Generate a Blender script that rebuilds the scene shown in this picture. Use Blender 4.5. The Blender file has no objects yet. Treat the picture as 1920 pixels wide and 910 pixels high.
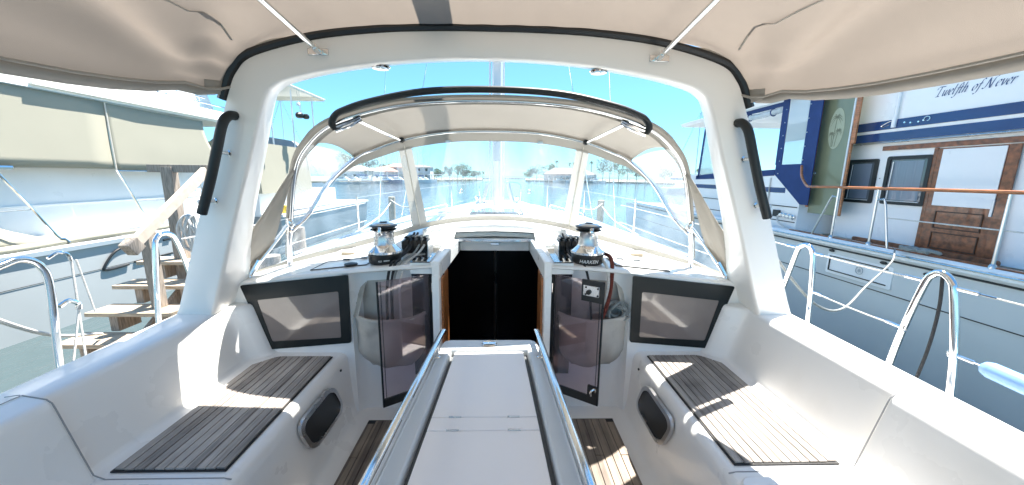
import bpy, bmesh, math, random
from mathutils import Vector, Matrix, noise
random.seed(7)
R = math.radians
PI = math.pi
SC = bpy.context.scene
COL = SC.collection
LIFT = 2.6            # design frame has the eye at z = 0; water ends up at z = 0

# ------------------------------------------------------------------ camera
CAM = Vector((0.06, 0, 0)); FPX = 680.0
pitch, yaw, roll = R(10.4), R(1.6), R(0.6)
fw = Vector((math.sin(yaw)*math.cos(pitch), math.cos(yaw)*math.cos(pitch), -math.sin(pitch)))
rt = Vector((math.cos(yaw), -math.sin(yaw), 0)); up = rt.cross(fw)
rt, up = rt*math.cos(roll)+up*math.sin(roll), up*math.cos(roll)-rt*math.sin(roll)
def far_point(px, Y, z=-2.6):
    """ground point at distance Y ahead in the direction of an image column"""
    d = rt*((px-960)/FPX)+up*(0.18)+fw
    return Vector((CAM.x+d.x/d.y*Y, Y, z))

# ------------------------------------------------------------------ materials
MATS = {}
def nodes(name):
    m = bpy.data.materials.new(name); m.use_nodes = True
    nt = m.node_tree
    return m, nt, nt.nodes['Principled BSDF']
def mat(name, col, rough=.5, metal=0, coat=0, var=0, vscale=6, bump=0, bscale=60, spec=.5, stretch=None, trans=0, rvar=0, dirt=None):
    if name in MATS: return MATS[name]
    m, nt, b = nodes(name)
    b.inputs['Base Color'].default_value = (*col, 1)
    b.inputs['Roughness'].default_value = rough
    b.inputs['Metallic'].default_value = metal
    b.inputs['Coat Weight'].default_value = coat
    b.inputs['Coat Roughness'].default_value = .06
    b.inputs['Specular IOR Level'].default_value = spec
    L = nt.links.new
    tc = nt.nodes.new('ShaderNodeTexCoord'); mp = nt.nodes.new('ShaderNodeMapping')
    L(tc.outputs['Object'], mp.inputs['Vector'])
    if stretch: mp.inputs['Scale'].default_value = stretch
    if var:
        n = nt.nodes.new('ShaderNodeTexNoise'); n.inputs['Scale'].default_value = vscale
        n.inputs['Detail'].default_value = 6; L(mp.outputs[0], n.inputs['Vector'])
        r = nt.nodes.new('ShaderNodeValToRGB')
        r.color_ramp.elements[0].position = .3; r.color_ramp.elements[1].position = .7
        r.color_ramp.elements[0].color = (*[c*(1-var) for c in col], 1)
        r.color_ramp.elements[1].color = (*[min(1, c*(1+var*.6)) for c in col], 1)
        L(n.outputs['Fac'], r.inputs['Fac']); out = r.outputs['Color']
        if dirt:
            n2 = nt.nodes.new('ShaderNodeTexNoise'); n2.inputs['Scale'].default_value = dirt[1]; n2.inputs['Detail'].default_value = 8
            L(tc.outputs['Object'], n2.inputs['Vector'])
            r2 = nt.nodes.new('ShaderNodeValToRGB'); r2.color_ramp.elements[0].position = .56; r2.color_ramp.elements[1].position = .8
            L(n2.outputs['Fac'], r2.inputs['Fac'])
            mx = nt.nodes.new('ShaderNodeMix'); mx.data_type = 'RGBA'
            mx.inputs[7].default_value = (*dirt[0], 1)
            L(r2.outputs['Color'], mx.inputs[0]); L(out, mx.inputs[6]); out = mx.outputs[2]
        L(out, b.inputs['Base Color'])
    if rvar:
        n = nt.nodes.new('ShaderNodeTexNoise'); n.inputs['Scale'].default_value = 3; n.inputs['Detail'].default_value = 5
        L(tc.outputs['Object'], n.inputs['Vector'])
        mr = nt.nodes.new('ShaderNodeMapRange'); mr.inputs['To Min'].default_value = max(0, rough-rvar); mr.inputs['To Max'].default_value = rough+rvar
        L(n.outputs['Fac'], mr.inputs['Value']); L(mr.outputs[0], b.inputs['Roughness'])
    if bump:
        n = nt.nodes.new('ShaderNodeTexNoise'); n.inputs['Scale'].default_value = bscale; n.inputs['Detail'].default_value = 4
        L(mp.outputs[0], n.inputs['Vector'])
        bp = nt.nodes.new('ShaderNodeBump'); bp.inputs['Strength'].default_value = bump; bp.inputs['Distance'].default_value = .01
        L(n.outputs['Fac'], bp.inputs['Height']); L(bp.outputs[0], b.inputs['Normal'])
    if trans:
        tr = nt.nodes.new('ShaderNodeBsdfTranslucent'); tr.inputs['Color'].default_value = (*[min(1, c*1.05) for c in col], 1)
        mx = nt.nodes.new('ShaderNodeMixShader'); mx.inputs[0].default_value = trans
        o = nt.nodes['Material Output']
        L(b.outputs[0], mx.inputs[1]); L(tr.outputs[0], mx.inputs[2]); L(mx.outputs[0], o.inputs['Surface'])
    MATS[name] = m
    return m
def clear_mat(name, tint, haze, hazecol, gloss=.06, rough=.03, streak=0):
    m, nt, b = nodes(name); L = nt.links.new; o = nt.nodes['Material Output']
    nt.nodes.remove(b)
    t = nt.nodes.new('ShaderNodeBsdfTransparent'); t.inputs[0].default_value = (*tint, 1)
    g = nt.nodes.new('ShaderNodeBsdfGlossy'); g.inputs['Roughness'].default_value = rough; g.inputs[0].default_value = (1, 1, 1, 1)
    d = nt.nodes.new('ShaderNodeBsdfTranslucent'); d.inputs[0].default_value = (*hazecol, 1)
    d2 = nt.nodes.new('ShaderNodeBsdfDiffuse'); d2.inputs[0].default_value = (*hazecol, 1)
    a = nt.nodes.new('ShaderNodeAddShader'); md = nt.nodes.new('ShaderNodeMixShader'); md.inputs[0].default_value = .5
    L(d.outputs[0], md.inputs[1]); L(d2.outputs[0], md.inputs[2])
    m1 = nt.nodes.new('ShaderNodeMixShader'); m1.inputs[0].default_value = haze
    L(t.outputs[0], m1.inputs[1]); L(md.outputs[0], m1.inputs[2])
    tc = nt.nodes.new('ShaderNodeTexCoord')
    if streak:
        mp = nt.nodes.new('ShaderNodeMapping'); mp.inputs['Scale'].default_value = (5, 1.2, .8); mp.inputs['Rotation'].default_value = (.2, .3, .5)
        n = nt.nodes.new('ShaderNodeTexNoise'); n.inputs['Scale'].default_value = 1.6; n.inputs['Detail'].default_value = 3
        L(tc.outputs['Object'], mp.inputs[0]); L(mp.outputs[0], n.inputs['Vector'])
        mr = nt.nodes.new('ShaderNodeMapRange'); mr.inputs['From Min'].default_value = .35; mr.inputs['From Max'].default_value = .75
        mr.inputs['To Min'].default_value = haze*.5; mr.inputs['To Max'].default_value = haze+streak
        L(n.outputs['Fac'], mr.inputs['Value']); L(mr.outputs[0], m1.inputs[0])
        nb = nt.nodes.new('ShaderNodeTexNoise'); nb.inputs['Scale'].default_value = 2.5; nb.inputs['Detail'].default_value = 1
        L(mp.outputs[0], nb.inputs['Vector'])
        bp = nt.nodes.new('ShaderNodeBump'); bp.inputs['Strength'].default_value = .10; bp.inputs['Distance'].default_value = .02
        L(nb.outputs['Fac'], bp.inputs['Height']); L(bp.outputs[0], g.inputs['Normal'])
    fr = nt.nodes.new('ShaderNodeLayerWeight'); pw = nt.nodes.new('ShaderNodeMath'); pw.operation = 'POWER'; pw.inputs[1].default_value = 4.5
    L(fr.outputs['Facing'], pw.inputs[0])
    ml = nt.nodes.new('ShaderNodeMath'); ml.operation = 'MULTIPLY_ADD'; ml.inputs[1].default_value = .75; ml.inputs[2].default_value = gloss+.015
    L(pw.outputs[0], ml.inputs[0])
    m2 = nt.nodes.new('ShaderNodeMixShader'); L(ml.outputs[0], m2.inputs[0])
    L(m1.outputs[0], m2.inputs[1]); L(g.outputs[0], m2.inputs[2]); L(m2.outputs[0], o.inputs['Surface'])
    MATS[name] = m
    return m
def teak_mat(name, c1, c2, pitch_, axis=0):
    m, nt, b = nodes(name); L = nt.links.new
    tc = nt.nodes.new('ShaderNodeTexCoord'); mp = nt.nodes.new('ShaderNodeMapping')
    mp.inputs['Scale'].default_value = (60, 3, 60) if axis == 0 else (3, 60, 60)
    L(tc.outputs['Object'], mp.inputs[0])
    n = nt.nodes.new('ShaderNodeTexNoise'); n.inputs['Scale'].default_value = 2; n.inputs['Detail'].default_value = 8; n.inputs['Roughness'].default_value = .7
    L(mp.outputs[0], n.inputs['Vector'])
    n2 = nt.nodes.new('ShaderNodeTexNoise'); n2.inputs['Scale'].default_value = 7; n2.inputs['Detail'].default_value = 5
    L(tc.outputs['Object'], n2.inputs['Vector'])
    sep = nt.nodes.new('ShaderNodeSeparateXYZ'); L(tc.outputs['Object'], sep.inputs[0])
    q = nt.nodes.new('ShaderNodeMath'); q.operation = 'DIVIDE'; q.inputs[1].default_value = pitch_; L(sep.outputs[axis], q.inputs[0])
    fl = nt.nodes.new('ShaderNodeMath'); fl.operation = 'FLOOR'; L(q.outputs[0], fl.inputs[0])
    wn = nt.nodes.new('ShaderNodeTexWhiteNoise'); wn.noise_dimensions = '1D'; L(fl.outputs[0], wn.inputs['W'])
    def mth(op, a, c):
        k = nt.nodes.new('ShaderNodeMath'); k.operation = op
        for i, v in enumerate((a, c)):
            if hasattr(v, 'links'): L(v, k.inputs[i])
            else: k.inputs[i].default_value = v
        return k.outputs[0]
    f = mth('ADD', mth('MULTIPLY', n.outputs['Fac'], .55), mth('ADD', mth('MULTIPLY', n2.outputs['Fac'], .35), mth('MULTIPLY', wn.outputs['Value'], .3)))
    r = nt.nodes.new('ShaderNodeValToRGB'); r.color_ramp.elements[0].position = .35; r.color_ramp.elements[1].position = .85
    r.color_ramp.elements[0].color = (*c1, 1); r.color_ramp.elements[1].color = (*c2, 1)
    L(f, r.inputs['Fac']); L(r.outputs[0], b.inputs['Base Color'])
    b.inputs['Roughness'].default_value = .75
    bp = nt.nodes.new('ShaderNodeBump'); bp.inputs['Strength'].default_value = .35; bp.inputs['Distance'].default_value = .004
    L(n.outputs['Fac'], bp.inputs['Height']); L(bp.outputs[0], b.inputs['Normal'])
    MATS[name] = m
    return m
gel = mat('gelcoat', (.875, .865, .84), .3, coat=.25, var=.012, vscale=1.2, rvar=.12, dirt=((.80, .78, .74), 2.6))
gel_warm = mat('gelcoat_arch', (.87, .85, .81), .32, coat=.25, var=.012, vscale=1.2, rvar=.08)
deckm = mat('deck_nonskid', (.78, .78, .76), .5, var=.05, vscale=4, bump=.25, bscale=420)
tabm = mat('table_frame', (.62, .645, .65), .3, coat=.4, var=.03, vscale=3)
panelm = mat('table_panel', (.88, .865, .86), .33, coat=.15, var=.02, vscale=3, rvar=.08)
steel = mat('polished_steel', (.78, .78, .77), .09, metal=1, rvar=.05)
steel_d = mat('brushed_steel', (.6, .6, .6), .28, metal=1, rvar=.08)
black = mat('black_plastic', (.012, .013, .014), .35, var=.2)
rubber = mat('black_rubber', (.010, .014, .015), .45, var=.2, bump=.1, bscale=90)
frame_black = mat('window_mask', (.008, .013, .015), .38, spec=.3)
acryl = mat('smoked_acrylic', (.010, .012, .016), .06, coat=1)
pane_m = mat('tinted_pane', (.20, .165, .15), .045, coat=1, var=.25, vscale=2.3)
canvas = mat('awning_canvas', (.28, .236, .196), .9, var=.10, vscale=3, bump=.25, bscale=500, trans=.27, stretch=(1, 1, 1))
canvas_hem = mat('awning_hem', (.36, .33, .29), .9, var=.08, vscale=5, bump=.25, bscale=500)
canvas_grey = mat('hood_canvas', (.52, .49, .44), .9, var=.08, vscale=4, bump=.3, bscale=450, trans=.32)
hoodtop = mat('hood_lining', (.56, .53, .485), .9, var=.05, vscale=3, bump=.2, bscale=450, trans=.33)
canvas_shade = mat('hood_canvas_shade', (.40, .375, .33), .9, var=.08, vscale=4, bump=.3, bscale=450, trans=.12)  # hood canvas again, shade put into a darker colour
bagm = mat('bag_canvas', (.56, .52, .46), .95, var=.14, vscale=7, bump=.4, bscale=300, trans=.05, dirt=((.25, .22, .19), 5))
piping = mat('piping', (.62, .58, .50), .7, var=.1, vscale=60)
vinyl = clear_mat('clear_vinyl', (.88, .94, .97), .09, (.62, .80, .95), gloss=.025, rough=.05, streak=.14)
vinyl_side = clear_mat('clear_vinyl_milky', (.95, .96, .97), .24, (.80, .88, .95), gloss=.01, rough=.15, streak=.3)
smoke = clear_mat('smoked_glass', (.84, .77, .80), .02, (.4, .35, .36), gloss=.06, rough=.01)
teak = teak_mat('weathered_teak', (.13, .115, .105), (.52, .47, .42), .0385)
teak_s = teak_mat('sole_teak', (.10, .08, .066), (.34, .28, .22), .048)
caulk = mat('caulking', (.012, .012, .012), .6)
varn = mat('varnished_teak', (.42, .15, .045), .3, coat=.5, var=.45, vscale=3, stretch=(1, 3, 22))
doorwood = mat('old_varnish', (.24, .080, .028), .4, coat=.4, var=.6, vscale=3.4, stretch=(1, 5, 5), bump=.1, bscale=40, dirt=((.03, .014, .008), 5))
dockwood = mat('dock_wood', (.50, .40, .29), .85, var=.35, vscale=3, stretch=(3, 30, 30), bump=.4, bscale=12)
greywood = mat('grey_wood', (.34, .29, .24), .9, var=.45, vscale=3, stretch=(30, 30, 3), bump=.5, bscale=10)
whitewood = mat('pale_board', (.46, .40, .33), .8, var=.15, vscale=4, stretch=(4, 4, 4))
navy = mat('navy_canvas', (.016, .045, .16), .8, var=.1, vscale=6, bump=.2, bscale=300)
navyp = mat('navy_paint', (.014, .045, .16), .25, coat=.5, var=.1, vscale=2)
whitep = mat('white_paint', (.84, .85, .85), .3, coat=.3, var=.04, vscale=1.3, rvar=.08)
hullp = mat('hull_paint', (.66, .68, .68), .18, coat=.5, var=.05, vscale=.8, rvar=.07)
hull_grey = mat('hull_paint_grey', (.36, .385, .39), .2, coat=.5, var=.06, vscale=.7, rvar=.07)
creamc = mat('cream_canvas', (.40, .38, .30), .85, var=.03, vscale=1.5, bump=.15, bscale=200, trans=.15)
creamw = mat('cream_paint', (.80, .79, .72), .5, var=.04, vscale=1.5)
olive = mat('frosted_green_panel', (.20, .22, .135), .3, coat=.6, var=.12, vscale=1.2)
etch = mat('etched_oval', (.36, .40, .29), .6, var=.08, vscale=8)
etch_d = mat('etched_palm', (.16, .18, .12), .6)
dark_in = mat('cabin_shade', (.032, .026, .024), .35, coat=.3)  # unlit look of the cabin painted in as a near-black colour
winglass = mat('house_glass', (.10, .12, .14), .04, coat=1, var=.5, vscale=1.2)
rope_w = mat('white_rope', (.70, .69, .65), .8, bump=.8, bscale=260, var=.15, vscale=90)
rope_g = mat('grey_rope', (.30, .32, .31), .85, bump=.8, bscale=260, var=.3, vscale=120)
rope_k = mat('dark_rope', (.03, .032, .035), .85, bump=.8, bscale=260, var=.3, vscale=120)
rope_r = mat('rust_rope', (.17, .035, .022), .85, bump=.8, bscale=260, var=.3, vscale=120)
fender_m = mat('fender_blue', (.20, .36, .62), .4, var=.08, vscale=6)
alu = mat('mast_alloy', (.72, .73, .74), .35, metal=.35, var=.04, vscale=2)
ink = mat('blue_lettering', (.045, .085, .20), .5)
inkd = mat('grey_lettering', (.20, .22, .30), .5)
inkw = mat('white_lettering', (.75, .75, .74), .5)
leafm = [mat('leaf_a', (.055, .095, .035), .7, trans=.25), mat('leaf_b', (.085, .125, .045), .7, trans=.25), mat('leaf_c', (.05, .08, .045), .7, trans=.25)]
barkm = mat('bark', (.22, .18, .14), .9, var=.3, vscale=3)
roofm = [mat('roof_grey', (.22, .20, .19), .8, var=.15), mat('roof_red', (.38, .20, .14), .8, var=.15), mat('roof_tan', (.45, .38, .30), .8, var=.15)]
wallm = [mat('wall_white', (.72, .71, .68), .7, var=.05), mat('wall_cream', (.62, .55, .44), .7, var=.05), mat('wall_pink', (.60, .44, .38), .7, var=.05)]
sandm = mat('shore_ground', (.26, .24, .16), .9, var=.4, vscale=.15)

# ------------------------------------------------------------------ mesh tools
def cr(pts, n=8, closed=False):
    """Catmull-Rom through points"""
    P = [Vector(p) for p in pts]
    if len(P) < 3: return P
    out = []; N = len(P)
    rng = range(N if closed else N-1)
    for i in rng:
        if closed: p0, p1, p2, p3 = P[(i-1) % N], P[i], P[(i+1) % N], P[(i+2) % N]
        else:
            p1, p2 = P[i], P[i+1]
            p0 = P[i-1] if i > 0 else p1*2-p2
            p3 = P[i+2] if i+2 < N else p2*2-p1
        for k in range(n):
            t = k/n
            out.append(.5*((2*p1)+(p2-p0)*t+(2*p0-5*p1+4*p2-p3)*t*t+(3*p1-p0-3*p2+p3)*t**3))
    if not closed: out.append(P[-1])
    return out
class MB:
    def __init__(s): s.bm = bmesh.new()
    def v(s, p): return s.bm.verts.new(p)
    def f(s, vs):
        try: return s.bm.faces.new(vs)
        except ValueError: return None
    def box(s, x0, x1, y0, y1, z0, z1):
        if x0 > x1: x0, x1 = x1, x0
        if y0 > y1: y0, y1 = y1, y0
        if z0 > z1: z0, z1 = z1, z0
        c = [s.v((x, y, z)) for z in (z0, z1) for y in (y0, y1) for x in (x0, x1)]
        for q in ((0, 2, 3, 1), (4, 5, 7, 6), (0, 1, 5, 4), (2, 6, 7, 3), (0, 4, 6, 2), (1, 3, 7, 5)): s.f([c[i] for i in q])
        return s
    def obox(s, a, b, w, h, upv=(0, 0, 1)):
        """box from a to b, w wide, h high"""
        a, b = Vector(a), Vector(b); d = (b-a).normalized(); u = Vector(upv)
        sd = d.cross(u).normalized(); u = sd.cross(d).normalized()
        c = [s.v(p+sd*(i*w/2)+u*(j*h/2)) for p in (a, b) for j in (-1, 1) for i in (-1, 1)]
        for q in ((0, 2, 3, 1), (4, 5, 7, 6), (0, 1, 5, 4), (2, 6, 7, 3), (0, 4, 6, 2), (1, 3, 7, 5)): s.f([c[i] for i in q])
        return s
    def hexa(s, lo, hi):
        """prism between two rings of equal length"""
        a = [s.v(p) for p in lo]; b = [s.v(p) for p in hi]; n = len(a)
        s.f(a[::-1]); s.f(b)
        for i in range(n): s.f([a[i], a[(i+1) % n], b[(i+1) % n], b[i]])
        return s
    def tube(s, pts, r, seg=8, cap=True, closed=False, flat=1.0, flatdir=None):
        P = [Vector(p) for p in pts]; n = len(P); rings = []
        prev = None
        for i, p in enumerate(P):
            if closed: d = P[(i+1) % n]-P[(i-1) % n]
            else: d = P[min(i+1, n-1)]-P[max(i-1, 0)]
            if d.length < 1e-9: d = Vector((0, 0, 1))
            d.normalize()
            if prev is None:
                a = Vector(flatdir) if flatdir else (Vector((0, 0, 1)) if abs(d.z) < .9 else Vector((1, 0, 0)))
                a = (a-d*a.dot(d)).normalized()
            else: a = (prev-d*prev.dot(d)).normalized()
            prev = a; b = d.cross(a)
            rr = r(i/(n-1)) if callable(r) else r
            rings.append([s.v(p+a*(math.cos(2*PI*k/seg)*rr*flat)+b*(math.sin(2*PI*k/seg)*rr)) for k in range(seg)])
        for i in range(n if closed else n-1):
            A, B = rings[i], rings[(i+1) % n]
            for k in range(seg): s.f([A[k], A[(k+1) % seg], B[(k+1) % seg], B[k]])
        if cap and not closed: s.f(rings[0][::-1]); s.f(rings[-1])
        return s
    def lathe(s, prof, c, seg=24, axis=None):
        """prof = [(r, h)], about vertical (or given) axis through c"""
        c = Vector(c); q = Vector((0, 0, 1)).rotation_difference(Vector(axis)) if axis else None
        rings = []
        for r, h in prof:
            ring = []
            for k in range(seg):
                p = Vector((math.cos(2*PI*k/seg)*r, math.sin(2*PI*k/seg)*r, h))
                if q: p = q @ p
                ring.append(s.v(c+p))
            rings.append(ring)
        for A, B in zip(rings, rings[1:]):
            for k in range(seg): s.f([A[k], A[(k+1) % seg], B[(k+1) % seg], B[k]])
        s.f(rings[0][::-1]); s.f(rings[-1])
        return s
    def grid(s, rows, wrap=False, skip=None):
        V = [[s.v(p) for p in r] for r in rows]
        for i in range(len(V)-1):
            n = len(V[i])
            for j in range(n if wrap else n-1):
                if skip and skip(i, j): continue
                s.f([V[i][j], V[i][(j+1) % n], V[i+1][(j+1) % n], V[i+1][j]])
        return s
    def poly(s, pts, n, th):
        """thick polygon: pts, extruded by vector n*th"""
        n = Vector(n).normalized()*th
        a = [Vector(p) for p in pts]
        return s.hexa(a, [p+n for p in a])
    def build(s, name, m, parent=None, smooth=40, bevel=0, seg=2, solid=0, sub=0, off=0):
        bm = s.bm
        if solid == 0: bmesh.ops.recalc_face_normals(bm, faces=bm.faces)
        me = bpy.data.meshes.new(name); bm.to_mesh(me); bm.free()
        me.materials.append(m)
        if smooth:
            me.shade_smooth(); me.set_sharp_from_angle(angle=R(smooth))
        o = bpy.data.objects.new(name, me); COL.objects.link(o)
        if parent: o.parent = parent
        if sub:
            k = o.modifiers.new('sub', 'SUBSURF'); k.levels = sub; k.render_levels = sub
        if solid:
            k = o.modifiers.new('solid', 'SOLIDIFY'); k.thickness = solid; k.offset = off
        WN = m in (gel, gel_warm, tabm) and smooth >= 35
        if bevel:
            k = o.modifiers.new('bevel', 'BEVEL'); k.width = bevel; k.segments = seg; k.limit_method = 'ANGLE'; k.angle_limit = R(35)
            k.harden_normals = False
        if WN:
            k = o.modifiers.new('wn', 'WEIGHTED_NORMAL'); k.keep_sharp = True; k.weight = 60
        return o
def tag(o, label, cat, group=None):
    o['label'] = label; o['category'] = cat
    if group: o['group'] = group
    return o
def thing(name, label, cat, group=None):
    o = bpy.data.objects.new(name, None); o.empty_display_size = .1; COL.objects.link(o)
    return tag(o, label, cat, group)
def struct(o): o['kind'] = 'structure'; return o
def stuff(o): o['kind'] = 'stuff'; return o
def lab(o, t): o['label'] = t; return o

def text_mesh(txt, size, depth=.001, shear=0, spacing=1.0):
    cu = bpy.data.curves.new('t', 'FONT'); cu.body = txt; cu.size = size; cu.extrude = depth; cu.shear = shear
    cu.space_character = spacing; cu.align_x = 'CENTER'; cu.resolution_u = 3
    o = bpy.data.objects.new('t', cu); COL.objects.link(o)
    bpy.context.view_layer.update()
    me = bpy.data.meshes.new_from_object(o.evaluated_get(bpy.context.evaluated_depsgraph_get()))
    bpy.data.objects.remove(o)
    return me
def place_text(name, txt, size, fn, m, parent, **k):
    me = text_mesh(txt, size, **k)
    for v in me.vertices: v.co = fn(v.co)
    me.materials.clear(); me.materials.append(m)
    me.name = name
    o = bpy.data.objects.new(name, me); COL.objects.link(o); o.parent = parent
    return o
def rrect(a, b, w, h, r, n=5):
    """rounded rectangle in a 2-D frame centred (a, b)"""
    out = []
    for cx, cy, t0 in ((a+w/2-r, b+h/2-r, 0), (a-w/2+r, b+h/2-r, 90), (a-w/2+r, b-h/2+r, 180), (a+w/2-r, b-h/2+r, 270)):
        for k in range(n+1):
            t = R(t0+90*k/n); out.append((cx+r*math.cos(t), cy+r*math.sin(t)))
    return out
def sstep(a, b, x):
    t = min(1, max(0, (x-a)/(b-a))); return t*t*(3-2*t)

# ================================================================== SETTING: water
mw, nt, b = nodes('water')
L = nt.links.new
tc = nt.nodes.new('ShaderNodeTexCoord')
b.inputs['Base Color'].default_value = (.055, .080, .085, 1); b.inputs['Roughness'].default_value = .06; b.inputs['IOR'].default_value = 1.33
mp = nt.nodes.new('ShaderNodeMapping'); mp.inputs['Scale'].default_value = (1, .55, 1); mp.inputs['Rotation'].default_value = (0, 0, .5)
L(tc.outputs['Object'], mp.inputs[0])
n1 = nt.nodes.new('ShaderNodeTexNoise'); n1.inputs['Scale'].default_value = 2.2; n1.inputs['Detail'].default_value = 5; n1.inputs['Distortion'].default_value = .8
n2 = nt.nodes.new('ShaderNodeTexNoise'); n2.inputs['Scale'].default_value = .35; n2.inputs['Detail'].default_value = 3
L(mp.outputs[0], n1.inputs['Vector']); L(mp.outputs[0], n2.inputs['Vector'])
ad = nt.nodes.new('ShaderNodeMath'); ad.operation = 'ADD'; L(n1.outputs['Fac'], ad.inputs[0]); L(n2.outputs['Fac'], ad.inputs[1])
bp = nt.nodes.new('ShaderNodeBump'); bp.inputs['Strength'].default_value = .6; bp.inputs['Distance'].default_value = .10
L(ad.outputs[0], bp.inputs['Height']); L(bp.outputs[0], b.inputs['Normal'])
MATS['water'] = mw
w = MB(); ys = [-60, -10, 0, 10, 30, 80, 200, 600, 2500, 9000]
w.grid([[(x, y, -2.6) for x in (-9000, -2500, -600, -100, -20, 0, 20, 100, 600, 2500, 9000)] for y in ys])
struct(w.build('water', mw, smooth=0))

# ================================================================== OUR YACHT
Y = thing('sailing_yacht', 'white sailing yacht whose cockpit, arch and coachroof fill the foreground', 'sailing yacht')

def hb(y):                 # half beam
    if y < 4: return 2.06
    t = (y-4)/7.6
    return max(.02, 2.06*(1-t**2.1))
def sheer(y): return -1.06+.13*sstep(2.0, 4.0, y)+.02*max(0, y-4)
def zdeck(x, y):
    t = sstep(2.55, 3.2, y)
    zc = -.525+(.105)*t; a = .14+.09*t
    if y > 4.5: zc -= .035*(y-4.5)
    wr = 1.62 if y < 4 else max(.25, 1.62-.24*(y-4))
    X = abs(x)
    zi = zc-a*(min(X, wr)/1.62)**1.8
    if X > wr:
        zi += (sheer(y)+.03-zi)*sstep(wr, wr+.22, X)
    if y > 8.5: zi += (sheer(y)+.03-zi)*sstep(8.5, 10, y)
    return max(zi, sheer(y)+.03) if X > wr else zi
# hull
ysn = [-1.5, -.5, .5, 1.5, 2.1, 3, 4, 5, 6, 7, 8, 9, 10, 11, 11.55]
m = MB(); rows = []
for y in ysn:
    h = hb(y); s = sheer(y)
    rows.append([(-h, y, s), (-h*.985, y, s-.35), (-h*.93, y, s-.95), (-h*.72, y, -2.75), (0, y, -2.95),
                 (h*.72, y, -2.75), (h*.93, y, s-.95), (h*.985, y, s-.35), (h, y, s)])
m.grid(rows)
m.f([m.v(p) for p in rows[0]])
m.build('hull', gel, Y, smooth=50)
# coach roof and fore deck
m = MB()
ysd = [2.15, 2.17, 2.2, 2.3, 2.4, 2.5, 2.6, 2.7, 2.8, 2.9, 2.98, 3.1, 3.3, 3.5, 3.8, 4.1, 4.5, 5, 5.5, 6, 6.5, 7, 7.5, 8, 8.5, 9, 9.5, 10, 10.5, 11, 11.5]
xr = [0, .15, .325, .45, .6, .8, 1.0, 1.2, 1.35, 1.45, 1.55, 1.62, 1.67, 1.73, 1.79, 1.84, 1.95, 2.06]
xs = [-x for x in xr[:0:-1]]+xr
rows = []
for y in ysd:
    k = min(1, hb(y)/2.06)
    r_ = []
    for x in xs:
        xx = x if y < 4 else math.copysign(abs(x)*k, x)
        z = zdeck(xx if y < 4 else xx, y)
        if y < 2.19: z -= [.014, .004][0 if y < 2.16 else 1]
        r_.append((xx, y, z))
    rows.append(r_)
i0 = ysd.index(2.98)
def hole(i, j):
    a, c = xs[j], xs[j+1]
    return i < i0 and abs((a+c)/2) < .32
m.grid(rows, skip=hole)
deck = m.build('coachroof', gel, Y, smooth=60, solid=.012, off=-1)
# toe rail
for sd in (-1, 1):
    m = MB(); m.tube([(sd*(hb(y)-.03), y, sheer(y)+.05) for y in [-1.5+.5*i for i in range(26)]], .022, 6)
    m.build('toe_rail', steel_d, Y)

# aft bulkhead (either side of the companionway)
for sd in (-1, 1):
    m = MB()
    cols = [(.325, 2.235), (.38, 2.235), (.5, 2.235), (.65, 2.235), (.80, 2.235), (.845, 2.225), (.865, 2.19), (.87, 2.16), (.95, 2.15), (1.1, 2.15), (1.3, 2.15), (1.5, 2.15), (1.64, 2.15), (1.80, 2.15)]
    rows = []
    for x, y in cols:
        zt = zdeck(x, 2.16)-.012
        rows.append([(sd*x, y, z) for z in (-1.62, -1.3, -1.1, -.9, -.75, zt-.03, zt-.01)]+[(sd*x, y+.012 if y < 2.2 else y, zt), (sd*x, 2.26, zt)])
    m.grid(rows)
    m.build('bulkhead', gel, Y, smooth=50)
# coaming + seat-back, bench, bench front, sole as one cross-section sweep each side
def section(sd, y):
    """cockpit cross-section from sole outwards"""
    k = sstep(2.02, 2.14, y)                      # forward end turns inwards to the bulkhead
    e = .10*k; tp = .05*max(0, 1.98-min(y, 1.98))
    pts = [(.0, -1.552), (.80, -1.552), (.855, -1.545), (.885, -1.515), (.895, -1.45), (.905, -1.30), (.912, -1.17),
           (.918, -1.135), (.932, -1.112), (.955, -1.103), (1.0, -1.103), (1.40, -1.103)]
    bx = [(1.435, -1.1025), (1.452, -1.096), (1.463, -1.078), (1.50, -.955), (1.543, -.806), (1.550, -.790), (1.562, -.780), (1.59, -.776)]
    pts += [(x-e, z) for x, z in bx]
    pts += [(1.66-tp, -.773), (1.735-tp, -.774), (1.77-tp, -.785), (1.79-tp, -.815), (1.82-tp, sheer(y)+.05), (1.87, sheer(y)+.035), (2.05, sheer(y)+.03)]
    return [(sd*x, y, z) for x, z in pts]
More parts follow.
